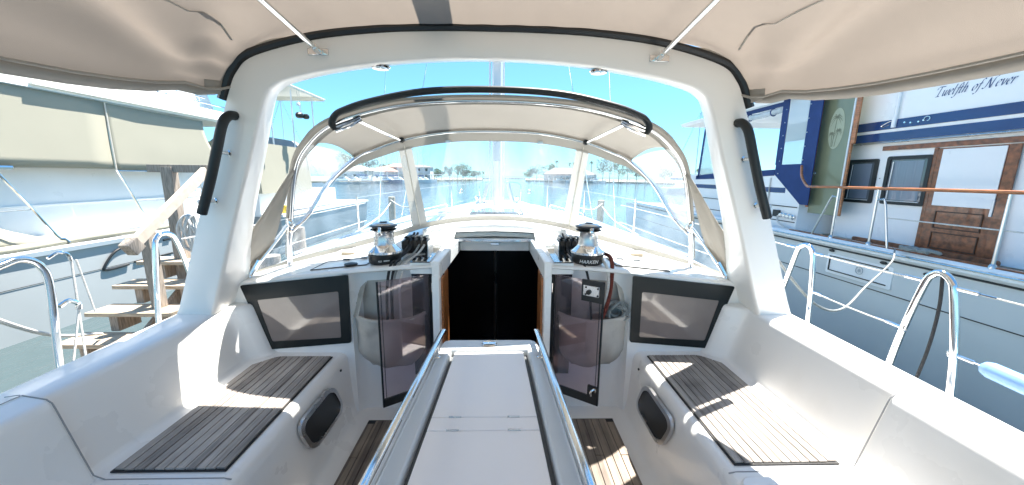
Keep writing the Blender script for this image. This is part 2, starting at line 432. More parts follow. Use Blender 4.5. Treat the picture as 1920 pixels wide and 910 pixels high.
for sd in (-1, 1):
    m = MB()
    m.grid([section(sd, y) for y in (-1.5, -.8, -.2, .3, .8, 1.17, 1.5, 1.8, 1.98, 2.02, 2.05, 2.08, 2.11, 2.15, 2.24)])
    o = m.build('cockpit_moulding', gel, Y, smooth=50)
    lab(o, 'white moulded bench and coaming on the %s side' % ('port' if sd < 0 else 'starboard'))
    # teak on the bench
    x0, x1, y0, y1 = .975, 1.385, 1.215, 2.075
    m = MB(); pad = [(x0-.006, y0-.006), (x1+.006, y0-.006), (x1+.006, y1-.10), (x1-.09, y1+.004), (x0-.006, y1+.004)]
    m.hexa([(sd*x, y, -1.101) for x, y in pad], [(sd*x, y, -1.096) for x, y in pad])
    bed = m.build('seat_caulking', caulk, Y, smooth=0)
    m = MB(); n = 11; pw = (x1-x0)/n
    for i in range(n):
        a, c = x0+i*pw+.002, x0+(i+1)*pw-.002
        ye = lambda x: y1 if x < x1-.09 else y1-.10*(x-(x1-.09))/.09
        ya = y0+(.003 if i in (0, n-1) else 0)
        lo = [(sd*a, ya, -1.097), (sd*c, ya, -1.097), (sd*c, ye(c), -1.097), (sd*a, ye(a), -1.097)]
        m.hexa(lo, [(x, y, -1.0895) for x, y, z in lo])
    m.build('teak_slats', teak, bed, smooth=0, bevel=.0012, seg=1)
    # second bench lid aft (starboard teak just shows)
    m = MB()
    m.poly([(sd*x, y, -1.104) for x, y in rrect(1.17, .42, .47, 1.46, .05)], (0, 0, 1), .012)
    aft = m.build('aft_bench_lid', gel, Y, smooth=40, bevel=.006)
    m = MB()
    for i in range(9):
        a = 1.0+i*.0385; m.box(sd*(a+.002), sd*(a+.0365), -.2, 1.085, -1.0915, -1.085)
    m.build('teak_slats', teak, aft, smooth=0, bevel=.0012, seg=1)
    # proud backrest block aft
    m = MB()
    prof = [(1.405, -1.115), (1.422, -1.085), (1.458, -.96), (1.499, -.815), (1.506, -.794), (1.522, -.780), (1.60, -.764), (1.63, -.79), (1.60, -1.15)]
    m.grid([[(sd*(x-(.03 if y > 1.17 else .012)*0), y, z) for x, z in prof] for y in (-1.45, -.5, .5, 1.165, 1.178)])
    m.f([m.v((sd*x, 1.178, z)) for x, z in prof])
    m.build('backrest_moulding', gel, Y, smooth=50, bevel=.012, seg=3)
    m = MB(); pth = [(sd*(x-.004), 1.181, z) for x, z in prof[:7]]
    m.tube([(sd*.93, 1.181, -1.108), (sd*.96, 1.181, -1.1025), (sd*1.38, 1.181, -1.1025)]+pth[1:], .0024, 6); m.build('moulding_gap', mat('gap_grey', (.30, .30, .30), .8), Y)
    m = MB(); m.tube(cr([(sd*1.655, 1.181, -.770), (sd*1.60, 1.179, -.764)]+[(sd*1.60, y_, -.7632) for y_ in (1.1, .6, 0, -1.4)], 4), .0018, 6); m.build('moulding_gap', MATS['gap_grey'], Y)
    # bench front: port light, latch
    outl = rrect(1.765, -1.275, .37, .225, .075, 6)
    def bf(yy, zz, d): 
        # slanted: forward end rises
        zz2 = zz
        fx = .902+(-1.17-zz2)*-.035
        return (sd*(fx-d), yy, zz2)
    sk = [(a+(b_+1.275)*-.45, b_) for a, b_ in outl]
    inn = [(1.765+(a-1.765)*.87, -1.275+(b_+1.275)*.80) for a, b_ in sk]
    m = MB()
    m.grid([[bf(a, b_, -.004) for a, b_ in sk], [bf(a, b_, .014) for a, b_ in sk], [bf(a, b_, .016) for a, b_ in inn], [bf(a, b_, .004) for a, b_ in inn]], wrap=True)
    fr = m.build('port_light', steel_d, Y, smooth=40)
    m = MB(); m.f([m.v(bf(a, b_, .006)) for a, b_ in inn])
    m.build('pane', black, fr, smooth=0, solid=.002)
    for (ly, lz) in ((1.19, -1.235), (2.02, -1.155)):
        m = MB(); m.lathe([(.006, 0), (.0085, .004), (.006, .008)], (sd*.903, ly, lz), 10, axis=(-sd, 0, 0))
        m.build('snap', black, Y)
    # teak on the sole
    m = MB(); m.box(sd*.40, sd*.785, -.4, 2.10, -1.551, -1.547)
    bed = m.build('sole_caulking', caulk, Y, smooth=0)
    m = MB()
    for i in range(8):
        a = .402+i*.0478
        cut = [1.42, 1.78, .9][i % 3]
        m.box(sd*(a+.002), sd*(a+.0458), -.4, cut-.002, -1.548, -1.5415)
        m.box(sd*(a+.002), sd*(a+.0458), cut+.002, 2.09-(.03 if i == 7 else 0), -1.548, -1.5415)
    m.build('teak_slats', teak_s, bed, smooth=0, bevel=.0012, seg=1)
    # cabin window in the bulkhead
    q = [(1.515, -.665), (.868, -.597), (.878, -1.035), (1.385, -1.078)]
    q2 = cr([(x, z, 0) for x, z in q], 1, True)
    def rq(q, r, nn=4):
        out = []
        for i in range(len(q)):
            p, a, c = Vector(q[i]), Vector(q[i-1]), Vector(q[(i+1) % len(q)])
            u, v = (a-p).normalized(), (c-p).normalized()
            for k in range(nn+1):
                t = k/nn; out.append((p+u*r)*(1-t)**2+p*2*t*(1-t)+(p+v*r)*t*t)
        return out
    ro = rq(q, .014); pq = [(1.425, -.757), (.932, -.700), (.936, -1.0), (1.362, -1.025)]
    ri = rq(pq, .012)
    m = MB(); m.grid([[(sd*p.x, 2.146, p.y) for p in ro], [(sd*p.x, 2.138, p.y) for p in ro], [(sd*p.x, 2.1375, p.y) for p in ri], [(sd*p.x, 2.141, p.y) for p in ri]], wrap=True)
    fr = m.build('cabin_window', frame_black, Y, smooth=30)
    m = MB(); m.f([m.v((sd*p.x, 2.1405, p.y)) for p in ri]); m.build('pane', pane_m, fr, smooth=0)

# arch -------------------------------------------------------------
Oq = [(1.77, -.80), (1.72, -.68), (1.585, -.30), (1.425, .14), (1.33, .39), (1.275, .50), (1.175, .58), (.87, .66), (.54, .698), (.25, .71), (0, .712)]
Iq = [(1.56, -.80), (1.515, -.68), (1.385, -.30), (1.225, .14), (1.14, .37), (1.09, .432), (1.0, .468), (.80, .512), (.50, .555), (.23, .575), (0, .58)]
def dep(i): return [.42, .36, .26, .21, .18, .17, .165, .16, .155, .15, .15][i]
def full(q): return [(-x, z) for x, z in q]+[(x, z) for x, z in q[-2::-1]]
Of, If = full(Oq), full(Iq); Df = [dep(i) for i in range(11)]+[dep(i) for i in range(9, -1, -1)]
Oc = cr([(x, 0, z) for x, z in Of], 6); Ic = cr([(x, 0, z) for x, z in If], 6)
Dc = cr([(d, 0, 0) for d in Df], 6)
m = MB(); rows = []
AY = 1.955
for o_, i_, d in zip(Oc, Ic, Dc):
    d = d.x; mid = (o_+i_)/2
    def P(t, y): q = o_.lerp(i_, t); return (q.x, y, q.z)
    rows.append([P(.0, AY+.05), P(.02, AY+.018), P(.09, AY), P(.55, AY-.004), P(.93, AY), P(.985, AY+.008), P(1.0, AY+.028),
                 P(.93, AY+.03+d*.45), P(.80, AY+d-.03), P(.74, AY+d-.006), P(.66, AY+d), P(.1, AY+d), P(.02, AY+d-.012), P(0, AY+d-.05)])
m.grid(rows, wrap=True)
arch = m.build('arch', gel_warm, Y, smooth=60)
# black track along the arch, bimini seats on it
sel = [i for i, p in enumerate(Oc) if p.z > .33]
m = MB(); m.tube([(Oc[i].x*1.008, AY+.008, Oc[i].z+.006) for i in sel], .021, 8)
m.build('awning_track', black, arch)
for sd in (-1, 1):        # grab handles
    m = MB()
    pts = cr([(sd*1.29, 1.96, .285), (sd*1.295, 1.915, .278), (sd*1.31, 1.885, .235), (sd*1.345, 1.878, .12), (sd*1.40, 1.878, -.04), (sd*1.465, 1.878, -.205)], 6)
    m.tube(pts, .0225, 10)
    h = m.build('grab_handle', rubber, arch)
    for hx, hz in ((1.375, .10), (1.475, -.145)):
        m = MB(); m.lathe([(.017, 0), (.017, .006), (.010, .01), (.010, .085)], (sd*(hx-.03), 1.958, hz), 12, axis=(sd*.35, -.93, 0)); m.build('standoff', steel, arch)
    m = MB(); m.lathe([(.0, .0), (.045, .0), (.05, -.006), (.042, -.013), (.03, -.010), (0, -.012)], (sd*.57-.005, 2.035, .5545 if sd < 0 else .5525), 24); m.build('arch_light', steel, arch)
    m = MB(); m.box(sd*.80, sd*.90, 1.945, 1.953, .575, .605); m.box(sd*.83, sd*.836, 1.93, 1.953, .578, .602); m.box(sd*.848, sd*.854, 1.93, 1.953, .578, .602)
    m.build('pad_eye', steel, arch, smooth=30, bevel=.002)
# companionway ---------------------------------------------------
m = MB()
for sd in (-1, 1):
    m.box(sd*.322, sd*.366, 2.13, 2.25, -1.60, -.60)
    m.hexa([(sd*.318, 2.135, -.625), (sd*.366, 2.135, -.625), (sd*.345, 3.02, -.625), (sd*.290, 3.02, -.625)], [(sd*.318, 2.135, -.512), (sd*.366, 2.135, -.512), (sd*.345, 3.02, -.512), (sd*.290, 3.02, -.512)])
m.box(-.289, .289, 2.98, 3.04, -.62, -.515)
cw = m.build('companionway_frame', gel, Y, smooth=30, bevel=.008)
for sd in (-1, 1):
    m = MB(); m.box(sd*.309, sd*.321, 2.20, 2.42, -1.6, -.63); m.build('wood_lining', varn, cw, smooth=0)
m = MB(); m.box(-.33, .33, 2.93, 2.975, -.522, -.508); m.build('sliding_hatch', acryl, cw, smooth=0, bevel=.002)
m = MB(); m.box(-.33, .33, 2.905, 2.93, -.53, -.507); m.build('hatch_edge', steel, cw, smooth=0, bevel=.004)
m = MB(); m.poly([(x, 2.975, z) for x, z in rrect(0, -.558, .075, .022, .010)], (0, -1, 0), .006); m.build('hatch_lock', steel, cw, bevel=.002)
# sea hood
m = MB(); rows = []
for y, dz in ((2.99, -.075), (2.985, -.02), (3.0, .010), (3.02, .02), (3.3, .02), (3.46, .015), (3.5, -.02)):
    rows.append([(x, y+.03*(1-(x/.62)**2), zdeck(x, 3.1)+dz+(.012 if abs(x) < .45 and dz > 0 else 0)*(1-(x/.5)**2)) for x in (-.60, -.585, -.5, -.35, -.2, 0, .2, .35, .5, .585, .60)])
m.grid(rows); m.build('hatch_garage', gel, Y, smooth=35)
# cabin below, its shade put into near-black colour
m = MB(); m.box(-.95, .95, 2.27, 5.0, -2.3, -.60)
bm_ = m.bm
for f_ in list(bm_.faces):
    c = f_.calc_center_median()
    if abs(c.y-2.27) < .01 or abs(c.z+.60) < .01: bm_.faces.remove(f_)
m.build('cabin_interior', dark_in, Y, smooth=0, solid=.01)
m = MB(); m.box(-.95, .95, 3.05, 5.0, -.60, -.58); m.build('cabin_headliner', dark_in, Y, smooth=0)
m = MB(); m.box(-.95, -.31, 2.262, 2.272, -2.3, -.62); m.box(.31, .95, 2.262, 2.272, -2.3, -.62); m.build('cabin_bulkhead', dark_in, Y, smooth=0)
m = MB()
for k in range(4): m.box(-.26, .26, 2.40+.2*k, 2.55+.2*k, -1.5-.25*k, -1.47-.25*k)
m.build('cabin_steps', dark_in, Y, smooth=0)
m = MB(); m.tube([(.0, 3.3, -2.3), (.0, 3.3, -.6)], .012, 8); m.build('cabin_post', steel_d, Y)
# acrylic side panels
for sd in (-1, 1):
    m = MB(); m.box(sd*.380, sd*.500, 2.165, 2.985, -.526, -.519)
    for v_ in m.bm.verts:
        if v_.co.y > 2.9: v_.co.x += sd*.01
    o = m.build('dark_top_panel', acryl, Y, smooth=0, bevel=.002)
    m = MB(); m.box(sd*.368, sd*.505, 2.175, 2.98, -.60, -.5265); m.build('panel_plinth', gel, Y, smooth=0, bevel=.004)
    m = MB(); m.box(sd*.385, sd*.51, 2.222, 2.232, -1.30, -.565); m.build('dark_side_panel', acryl, Y, smooth=0, bevel=.002)
    # smoked door
    a = Vector((sd*.380, 2.205)); c = Vector((sd*.655, 2.015)); d = (c-a).normalized(); nn = Vector((-d.y, d.x))
    def dq(t0, t1, z0, z1, th, off=0):
        mm = MB(); p0, p1 = a+(c-a)*t0, a+(c-a)*t1
        q = [(p0+nn*(off-th/2)), (p1+nn*(off-th/2)), (p1+nn*(off+th/2)), (p0+nn*(off+th/2))]
        mm.hexa([(p.x, p.y, z0) for p in q], [(p.x, p.y, z1) for p in q]); return mm
    dr = dq(0, 1, -1.395, -.606, .010).build('smoked_door', smoke, Y, smooth=0)
    lab(dr, 'smoked glass door folded back on the %s side' % ('port' if sd < 0 else 'starboard'))
    dq(-.015, 0.06, -1.397, -.604, .014).build('hinge_stile', black, dr, smooth=0)
    dq(.06, 1.0, -1.397, -1.345, .0125).build('bottom_rail', black, dr, smooth=0)
    dq(.985, 1.012, -1.397, -.604, .013).build('edge_strip', frame_black, dr, smooth=0)
    dq(.94, .945, -1.345, -.606, .0125).build('bevel_line', frame_black, dr, smooth=0)
    for hz in (-.72, -1.25):
        m = MB(); m.lathe([(.009, 0), (.009, .06)], (a.x-sd*.004, a.y-.008, hz), 10); m.build('hinge', steel, dr)
    if sd > 0:
        dq(.60, 1.012, -.735, -.604, .0135).build('lock_backing', black, dr, smooth=0)
        lk = dq(.63, .93, -.70, -.635, .022).build('lock_plate', steel_d, dr, smooth=0, bevel=.003)
        p = a+(c-a)*.72; m = MB(); m.lathe([(.0145, 0), (.0145, .012), (.011, .015)], (p.x, p.y-.012, -.675), 14, axis=(-nn.x if nn.y > 0 else nn.x, -abs(nn.y), 0)); m.build('lock_knob', black, dr)
        for (t_, z_) in ((.66, -.647), (.66, -.69), (.88, -.647), (.88, -.69)):
            p = a+(c-a)*t_; m = MB(); m.lathe([(.006, 0), (.006, .006)], (p.x, p.y-.011, z_), 8, axis=(0, -1, 0)); m.build('screw', black, dr)
        dq(.80, 1.012, -1.345, -1.275, .0135).build('lower_corner_plate', black, dr, smooth=0)
        p = a+(c-a)*.90; m = MB(); m.tube(cr([(p.x-.015, p.y-.012, -1.335), (p.x-.018, p.y-.022, -1.30), (p.x+.005, p.y-.02, -1.285), (p.x+.012, p.y-.012, -1.31)], 4), .007, 8); m.build('door_catch', steel, dr)
# winches --------------------------------------------------------
def winch(x, y, sd):
    z = zdeck(x, y)
    m = MB(); m.lathe([(.095, 0), (.100, .01), (.103, .058), (.098, .061)], (x, y, z), 48); b_ = m.build('winch', black, Y, smooth=35)
    lab(b_, 'chrome and black winch on the %s side of the hatch' % ('port' if sd < 0 else 'starboard'))
    m = MB(); m.lathe([(.100, .061), (.104, .066), (.104, .078), (.097, .084), (.080, .100), (.069, .112), (.066, .118)], (x, y, z), 48)
    for k in range(24):
        t = k*PI/12; m.obox((x+.1035*math.cos(t), y+.1035*math.sin(t), z+.066), (x+.1035*math.cos(t), y+.1035*math.sin(t), z+.079), .006, .008, upv=(math.cos(t), math.sin(t), 0))
    m.build('winch_skirt', steel, b_, smooth=35)
    m = MB(); prof = [(.066, .116), (.061, .132), (.058, .165), (.060, .198), (.064, .206)]
    rows = []
    for r_, h in prof:
        rows.append([(x+math.cos(2*PI*k/64)*r_*(1+.014*(k % 2)), y+math.sin(2*PI*k/64)*r_*(1+.014*(k % 2)), z+h) for k in range(64)])
    m.grid(rows, wrap=True); m.build('winch_drum', steel_d, b_, smooth=35)
    m = MB(); m.lathe([(.064, .206), (.078, .210), (.082, .216), (.068, .222), (.068, .226), (.084, .232), (.086, .238), (.07, .244)], (x, y, z), 48); m.build('self_tailing_jaw', black, b_, smooth=30)
    m = MB(); m.lathe([(.07, .2445), (.058, .252), (.03, .257), (.02, .258)], (x, y, z), 40); m.build('winch_cap', steel_d, b_, smooth=30)
    m = MB(); m.tube(cr([(x, y-.086, z+.236), (x, y-.092, z+.205), (x+.006, y-.080, z+.188)], 4), .013, 8); m.build('feeder_arm', steel, b_)
    m = MB(); m.lathe([(.024, .256), (.024, .262), (.012, .263)], (x, y, z), 16); m.build('winch_socket', black, b_)
    return b_, z
b_, wz = winch(.615, 2.29, 1)
def bend(x, y, z, R_, a0=-PI/2):
    return lambda co: Vector((x+(R_+co.z)*math.cos(a0+co.x/R_), y+(R_+co.z)*math.sin(a0+co.x/R_), z+co.y))
place_text('lettering', 'HARKEN', .030, bend(.615, 2.29, wz+.016, .1045, -PI/2-.13), inkw, b_, shear=.25, spacing=1.05)
b_, wz = winch(-.695, 2.31, -1)
place_text('lettering', '4.0', .018, bend(-.695, 2.31, wz+.02, .1045, -PI/2+.0), inkw, b_, shear=.1)
m = MB()
for k in range(5):
    a0 = -PI/2+.22+k*.07
    m.obox((-.695+.104*math.cos(a0), 2.31+.104*math.sin(a0), wz+.028), (-.695+.104*math.cos(a0+.06), 2.31+.104*math.sin(a0+.06), wz+.029), .001, .006)
m.build('lettering', inkw, b_, smooth=0)
# rope clutches
for sd in (-1, 1):
    x0 = .475; z = zdeck(.55, 2.62)
    m = MB(); m.box(sd*(x0-.005), sd*(x0+.168), 2.53, 2.72, z-.01, z+.012); base = m.build('rope_clutch', black, Y, smooth=0, bevel=.004)
    for k in range(4):
        a = x0+k*.0425
        m = MB()
        pr = [(2.535, .012), (2.53, .055), (2.545, .085), (2.60, .098), (2.66, .088), (2.71, .05), (2.715, .012)]
        m.hexa([(sd*a, y_, z+h_) for y_, h_ in pr], [(sd*(a+.034), y_, z+h_) for y_, h_ in pr])
        m.build('clutch_body', black, base, smooth=30, bevel=.004)
        m = MB(); m.obox((sd*(a+.017), 2.70, z+.097), (sd*(a+.017), 2.552, z+.107), .026, .014); m.build('clutch_lever', black, base, smooth=30, bevel=.004)
    m = MB(); m.box(sd*(x0-.012), sd*(x0-.006), 2.53, 2.72, z, z+.08); m.box(sd*(x0+.169), sd*(x0+.175), 2.53, 2.72, z, z+.08); m.build('clutch_cheek', steel_d, base, smooth=0, bevel=.002)
# deck lids, vents, speaker
for sd in (-1, 1):
    def dk(x, y, d=.002): return (sd*x, y, zdeck(x, y)+d)
    m = MB(); rows = [[dk(.80+.34*i/6, 2.25+.22*j/4+.0*i, .004) for i in range(7)] for j in range(5)]
    m.grid(rows); lid = m.build('flush_deck_lid', deckm if False else gel, Y, smooth=40, solid=.006, off=1)
    m = MB(); pts = [dk(.795, 2.245, .004), dk(.97, 2.245, .004), dk(1.145, 2.245, .004), dk(1.145, 2.475, .004), dk(.97, 2.475, .004), dk(.795, 2.475, .004)]
    m.tube(pts, .0028, 5, closed=True); m.build('lid_seam', rubber, lid)
    for (lx, ly) in ((.88, 2.44), (1.0, 2.44)):
        m = MB(); q = dk(lx, ly, .008); m.box(q[0]-.022, q[0]+.022, ly-.012, ly+.012, q[2], q[2]+.008); m.build('lid_hinge', black, lid, bevel=.003)
    if sd < 0:
        q = dk(.90, 2.27, .008); m = MB(); m.lathe([(.042, 0), (.038, .008), (.02, .014)], q, 20); m.build('lid_knob', black, lid)
    m = MB(); q = dk(1.08, 2.72, .0); m.box(q[0]-.09, q[0]+.09, 2.66, 2.80, q[2]-.02, q[2]+.018); v_ = m.build('deck_pad', gel, Y, smooth=30, bevel=.012)
    m = MB(); m.box(q[0]-.045, q[0]+.045, 2.652, 2.662, q[2]-.008, q[2]+.014); m.build('pad_insert', dockwood, v_, smooth=0, bevel=.002)
# deck gear forward: hatch, handrails, organisers, cabin top line covers
m = MB(); m.box(-.3, .3, 4.0, 4.5, -.45, -.395); o = m.build('deck_hatch', acryl, Y, bevel=.02)
for sd in (-1, 1):
    m = MB(); m.box(sd*.33, sd*.66, 4.05, 4.15, -.46, -.40); m.build('line_organiser', steel_d, Y, bevel=.01)
    for k in range(3):
        m = MB(); x = sd*(.36+.1*k); m.tube(cr([(sd*(.5+.03*k), 2.72, zdeck(.5, 2.72)+.03), (x, 3.5, zdeck(x, 3.5)+.035), (x, 4.1, -.40), (sd*(.12+.02*k), 5.1, -.36)], 5), .006, 6)
        m.build('deck_line', rope_w, Y)
    m = MB(); m.tube(cr([(sd*1.1, 4.6, zdeck(1.1, 4.6)), (sd*1.1, 4.65, zdeck(1.1, 4.65)+.08), (sd*1.0, 5.5, zdeck(1.0, 5.5)+.08), (sd*.9, 6.2, zdeck(.9, 6.2)+.08), (sd*.9, 6.25, zdeck(.9, 6.25))], 4), .014, 8)
    m.build('coachroof_handrail', steel, Y)
    m = MB(); m.tube([(sd*1.62, 2.9, zdeck(1.6, 2.9)+.02), (sd*1.25, 5.0, zdeck(1.25, 5.0)+.02), (sd*1.0, 6.0, zdeck(1.0, 6)+.02)], .012, 6)
    m.build('genoa_track', steel_d, Y)
# mast, boom, rigging
m = MB(); m.tube([(-.015, 5.2, -.42), (-.015, 5.2, 12)], .070, 20, flat=1.5, flatdir=(0, 1, 0)); mast = m.build('mast', alu, Y)
m = MB(); m.box(-.06, .03, 5.04, 5.065, .2, 11); m.build('mast_track', steel_d, mast, smooth=0)
for x, yy in ((-.108, 5.1), (-.096, 5.15), (.072, 5.1), (.06, 5.06)):
    m = MB(); m.tube([(x*1.1, yy, -.36), (x, yy, 11)], .005, 6); m.build('halyard', rope_k if x < -.14 or x > .11 else rope_w, mast)
for sd in (-1, 1):
    m = MB(); m.lathe([(.05, 0), (.05, .03), (.033, .05), (.03, .1), (.045, .12), (.04, .14)], (sd*.27-.015, 5.15, -.42), 16); m.build('mast_winch', steel, mast)
    m = MB(); m.tube([(sd*.22, 5.0, -.40), (sd*.14, 5.02, -.1)], .03, 8); m.build('turning_block', steel_d, mast)
m = MB(); m.tube([(-.015, 5.05, 1.62), (-.015, .2, 1.50)], .075, 16, flat=1.3); m.build('boom', alu, mast)
for sd in (-1, 1):
    m = MB(); m.tube([(sd*1.75, 5.3, -.8), (sd*1.05, 5.25, 6.0), (sd*.2, 5.2, 11.8)], .006, 6); m.build('shroud', steel, Y)
    m = MB(); m.tube([(sd*1.35, 5.0, -.70), (sd*.05, 5.2, 5.8)], .005, 6); m.build('shroud', steel, Y)
m = MB(); m.tube([(0, 11.3, -.8), (0, 5.3, 11.9)], .03, 8); m.build('forestay', steel_d, Y)
# stanchion loops and lifelines
def loop(pts, name='stanchion_loop'):
    m = MB(); m.tube(cr(pts, 6), .0145, 12); return m.build(name, steel, Y)
loop([(1.93, 2.36, -1.04), (1.92, 2.24, -.64), (1.90, 2.165, -.44), (1.90, 2.14, -.405), (1.90, 2.10, -.392), (1.90, 2.065, -.41), (1.90, 2.045, -.46), (1.91, 2.03, -.70), (1.92, 2.02, -1.04)])
loop([(1.93, 1.585, -1.04), (1.92, 1.54, -.72), (1.90, 1.475, -.45), (1.90, 1.45, -.395), (1.90, 1.42, -.382), (1.90, 1.385, -.405), (1.90, 1.365, -.46), (1.91, 1.325, -.72), (1.92, 1.30, -1.04)])
loop([(-2.02, 1.62, -1.04), (-2.01, 1.63, -.80), (-2.0, 1.645, -.52), (-2.0, 1.63, -.42), (-2.0, 1.58, -.375), (-2.0, 1.52, -.38), (-2.0, 1.46, -.42), (-2.0, 1.41, -.6), (-2.0, 1.38, -1.04)])
loop([(-2.02, 2.12, -1.04), (-2.01, 2.13, -.80), (-2.0, 2.165, -.45), (-2.0, 2.185, -.39), (-2.0, 2.22, -.367), (-2.0, 2.27, -.375), (-2.0, 2.31, -.42), (-2.0, 2.36, -.60), (-2.0, 2.45, -1.04)])
def wire(a, c, sag=0, r=.0036, m_=None, name='lifeline', par=Y):
    a, c = Vector(a), Vector(c); mid = (a+c)/2; mid.z -= sag
    q = [a, (a*3+c)/4-Vector((0, 0, sag*.75)), mid, (a+c*3)/4-Vector((0, 0, sag*.75)), c]
    m = MB(); m.tube(cr(q, 6), r, 6); return m.build(name, m_ or rope_w, par)
def tackle(p, d):
    p, d = Vector(p), Vector(d).normalized()
    m = MB(); m.tube([p, p+d*.07], .008, 8); m.tube([p+d*.07, p+d*.12], .004, 6); m.build('turnbuckle', steel, Y)
    m = MB(); s_ = d.cross(Vector((0, 0, 1))).normalized()
    m.tube([p+Vector((0, 0, .014*math.cos(t)))-s_*.010*math.sin(t)-d*.012 for t in [i*PI/5 for i in range(10)]], .003, 6, closed=True); m.build('shackle', steel, Y)
for (a, c) in (((1.90, 2.05, -.43), (1.90, 1.48, -.43)), ((1.91, 2.03, -.66), (1.91, 1.53, -.67)), ((1.90, 1.36, -.43), (1.90, -.8, -.42)), ((1.91, 1.33, -.70), (1.91, -.8, -.70)),
               ((1.90, 2.18, -.42), (1.72, 5.0, -.38)), ((1.91, 2.25, -.66), (1.72, 5.0, -.62))):
    wire(a, c, .006); d = Vector(c)-Vector(a); tackle(a, d); tackle(c, -d)
for (a, c) in (((-2.0, 2.35, -.42), (-1.8, 5.0, -.38)), ((-2.0, 2.37, -.66), (-1.8, 5.0, -.62)), ((-2.0, 1.42, -.43), (-2.0, -.8, -.42))):
    wire(a, c, .006)
# pelican hook + slack gate wires port
m = MB(); m.tube(cr([(-2.0, 1.66, -.39), (-2.0, 1.70, -.372), (-2.0, 1.735, -.385), (-2.0, 1.745, -.42)], 4), .007, 8); m.build('gate_hook', steel, Y)
wire((-2.0, 1.745, -.42), (-2.0, 1.72, -.92), -.0, .0045)
m = MB(); m.tube(cr([(-2.0, 1.66, -.62), (-2.0, 1.70, -.605), (-2.0, 1.735, -.63), (-2.0, 1.735, -.66)], 4), .011, 8); m.build('gate_hook', steel, Y)
wire((-2.0, 1.735, -.66), (-2.0, 1.66, -.93), 0, .0045); wire((-2.0, 1.765, -.42), (-2.0, 1.80, -.70), 0, .004)
for y in (5.0, 7.0, 8.8):
    for sd in (-1, 1):
        x = sd*(hb(y)-.12); m = MB(); m.tube([(x, y, sheer(y)), (x, y, sheer(y)+.62)], .0125, 8); m.build('stanchion', steel, Y)
for sd in (-1, 1):
    for h in (.60,):
        m = MB(); m.tube([(sd*(hb(y)-.12), y, sheer(y)+h) for y in (5, 7, 8.8, 10.6)], .0028, 5); m.build('lifeline', steel_d, Y)
    m = MB(); m.tube(cr([(sd*(hb(10.4)-.05), 10.4, sheer(10.4)), (sd*(hb(10.4)-.05), 10.4, sheer(10)+.55), (sd*.35, 11.3, sheer(11)+.6), (0, 11.6, sheer(11)+.6)], 5), .014, 8); m.build('pulpit', steel, Y)

# ================================================================== COCKPIT TABLE
T = thing('cockpit_table', 'long white centre table with folding lids and chrome side rails', 'table')
def hw(y): return .243+(1.79-y)*.055      # half width of the frame
def pwid(y): return .168+(1.66-y)*.045
ysT = [.25, .6, 1.0, 1.4, 1.70, 1.77, 1.79]
m = MB(); rows = []
for y in ysT:
    w = hw(y)-(.022 if y > 1.785 else .005 if y > 1.76 else 0); g = pwid(min(y, 1.66))+.018
    zt = -.85-(.006 if y > 1.78 else 0)
    rows.append([(-w+.03, y, -.98), (-w, y, -.965), (-w, y, zt-.012), (-w+.004, y, zt-.003), (-w+.012, y, zt), (-g-.012, y, zt), (-g, y, zt-.004), (g, y, zt-.004), (g+.012, y, zt), (w-.012, y, zt), (w-.004, y, zt-.003), (w, y, zt-.012), (w, y, -.965), (w-.03, y, -.98)])
# frame with well: two side rims + end rim
m = MB()
def rim(path):   # path: list of (xo, xi, y)
    rows = []
    for xo, xi, y in path:
        s_ = 1 if xo > 0 else -1
        rows.append([(xo, y, -.98), (xo, y, -.862), (xo-s_*.004, y, -.853), (xo-s_*.012, y, -.85), (xi+s_*.014, y, -.85), (xi+s_*.004, y, -.856), (xi, y, -.872), (xi, y, -.90)])
    m.grid(rows)
for s_ in (-1, 1): rim([(s_*hw(y), s_*(pwid(y)+.020), y) for y in (.2, .5, .9, 1.3, 1.5, 1.682)])
g = pwid(1.68)+.020; W = hw(1.70)
top = [(-W, 1.682), (W, 1.682), (hw(1.76), 1.745), (hw(1.79)-.010, 1.778), (hw(1.79)-.035, 1.79), (-hw(1.79)+.035, 1.79), (-hw(1.79)+.010, 1.778), (-hw(1.76), 1.745)]
m.hexa([(x, y, -.98) for x, y in top], [(x, y, -.85) for x, y in top])
fr = m.build('table_frame', tabm, T, smooth=50, bevel=.006, seg=2)
m = MB(); m.poly([(s_*(pwid(y)+.021), y, -.885) for s_, y in ((-1, .2), (1, .2), (1, 1.683), (-1, 1.683))], (0, 0, -1), .02); m.build('table_well', mat('gasket_grey', (.10, .11, .115), .6), T, smooth=0)
def lidp(y0, y1, name):
    m = MB(); m.poly([(-pwid(y0), y0, -.874), (pwid(y0), y0, -.874), (pwid(y1), y1, -.874), (-pwid(y1), y1, -.874)], (0, 0, 1), .019)
    return m.build(name, panelm, T, smooth=30, bevel=.003)
p1 = lidp(1.175, 1.665, 'table_lid'); p2 = lidp(1.105, 1.172, 'table_lid'); p3 = lidp(.2, 1.102, 'table_lid')
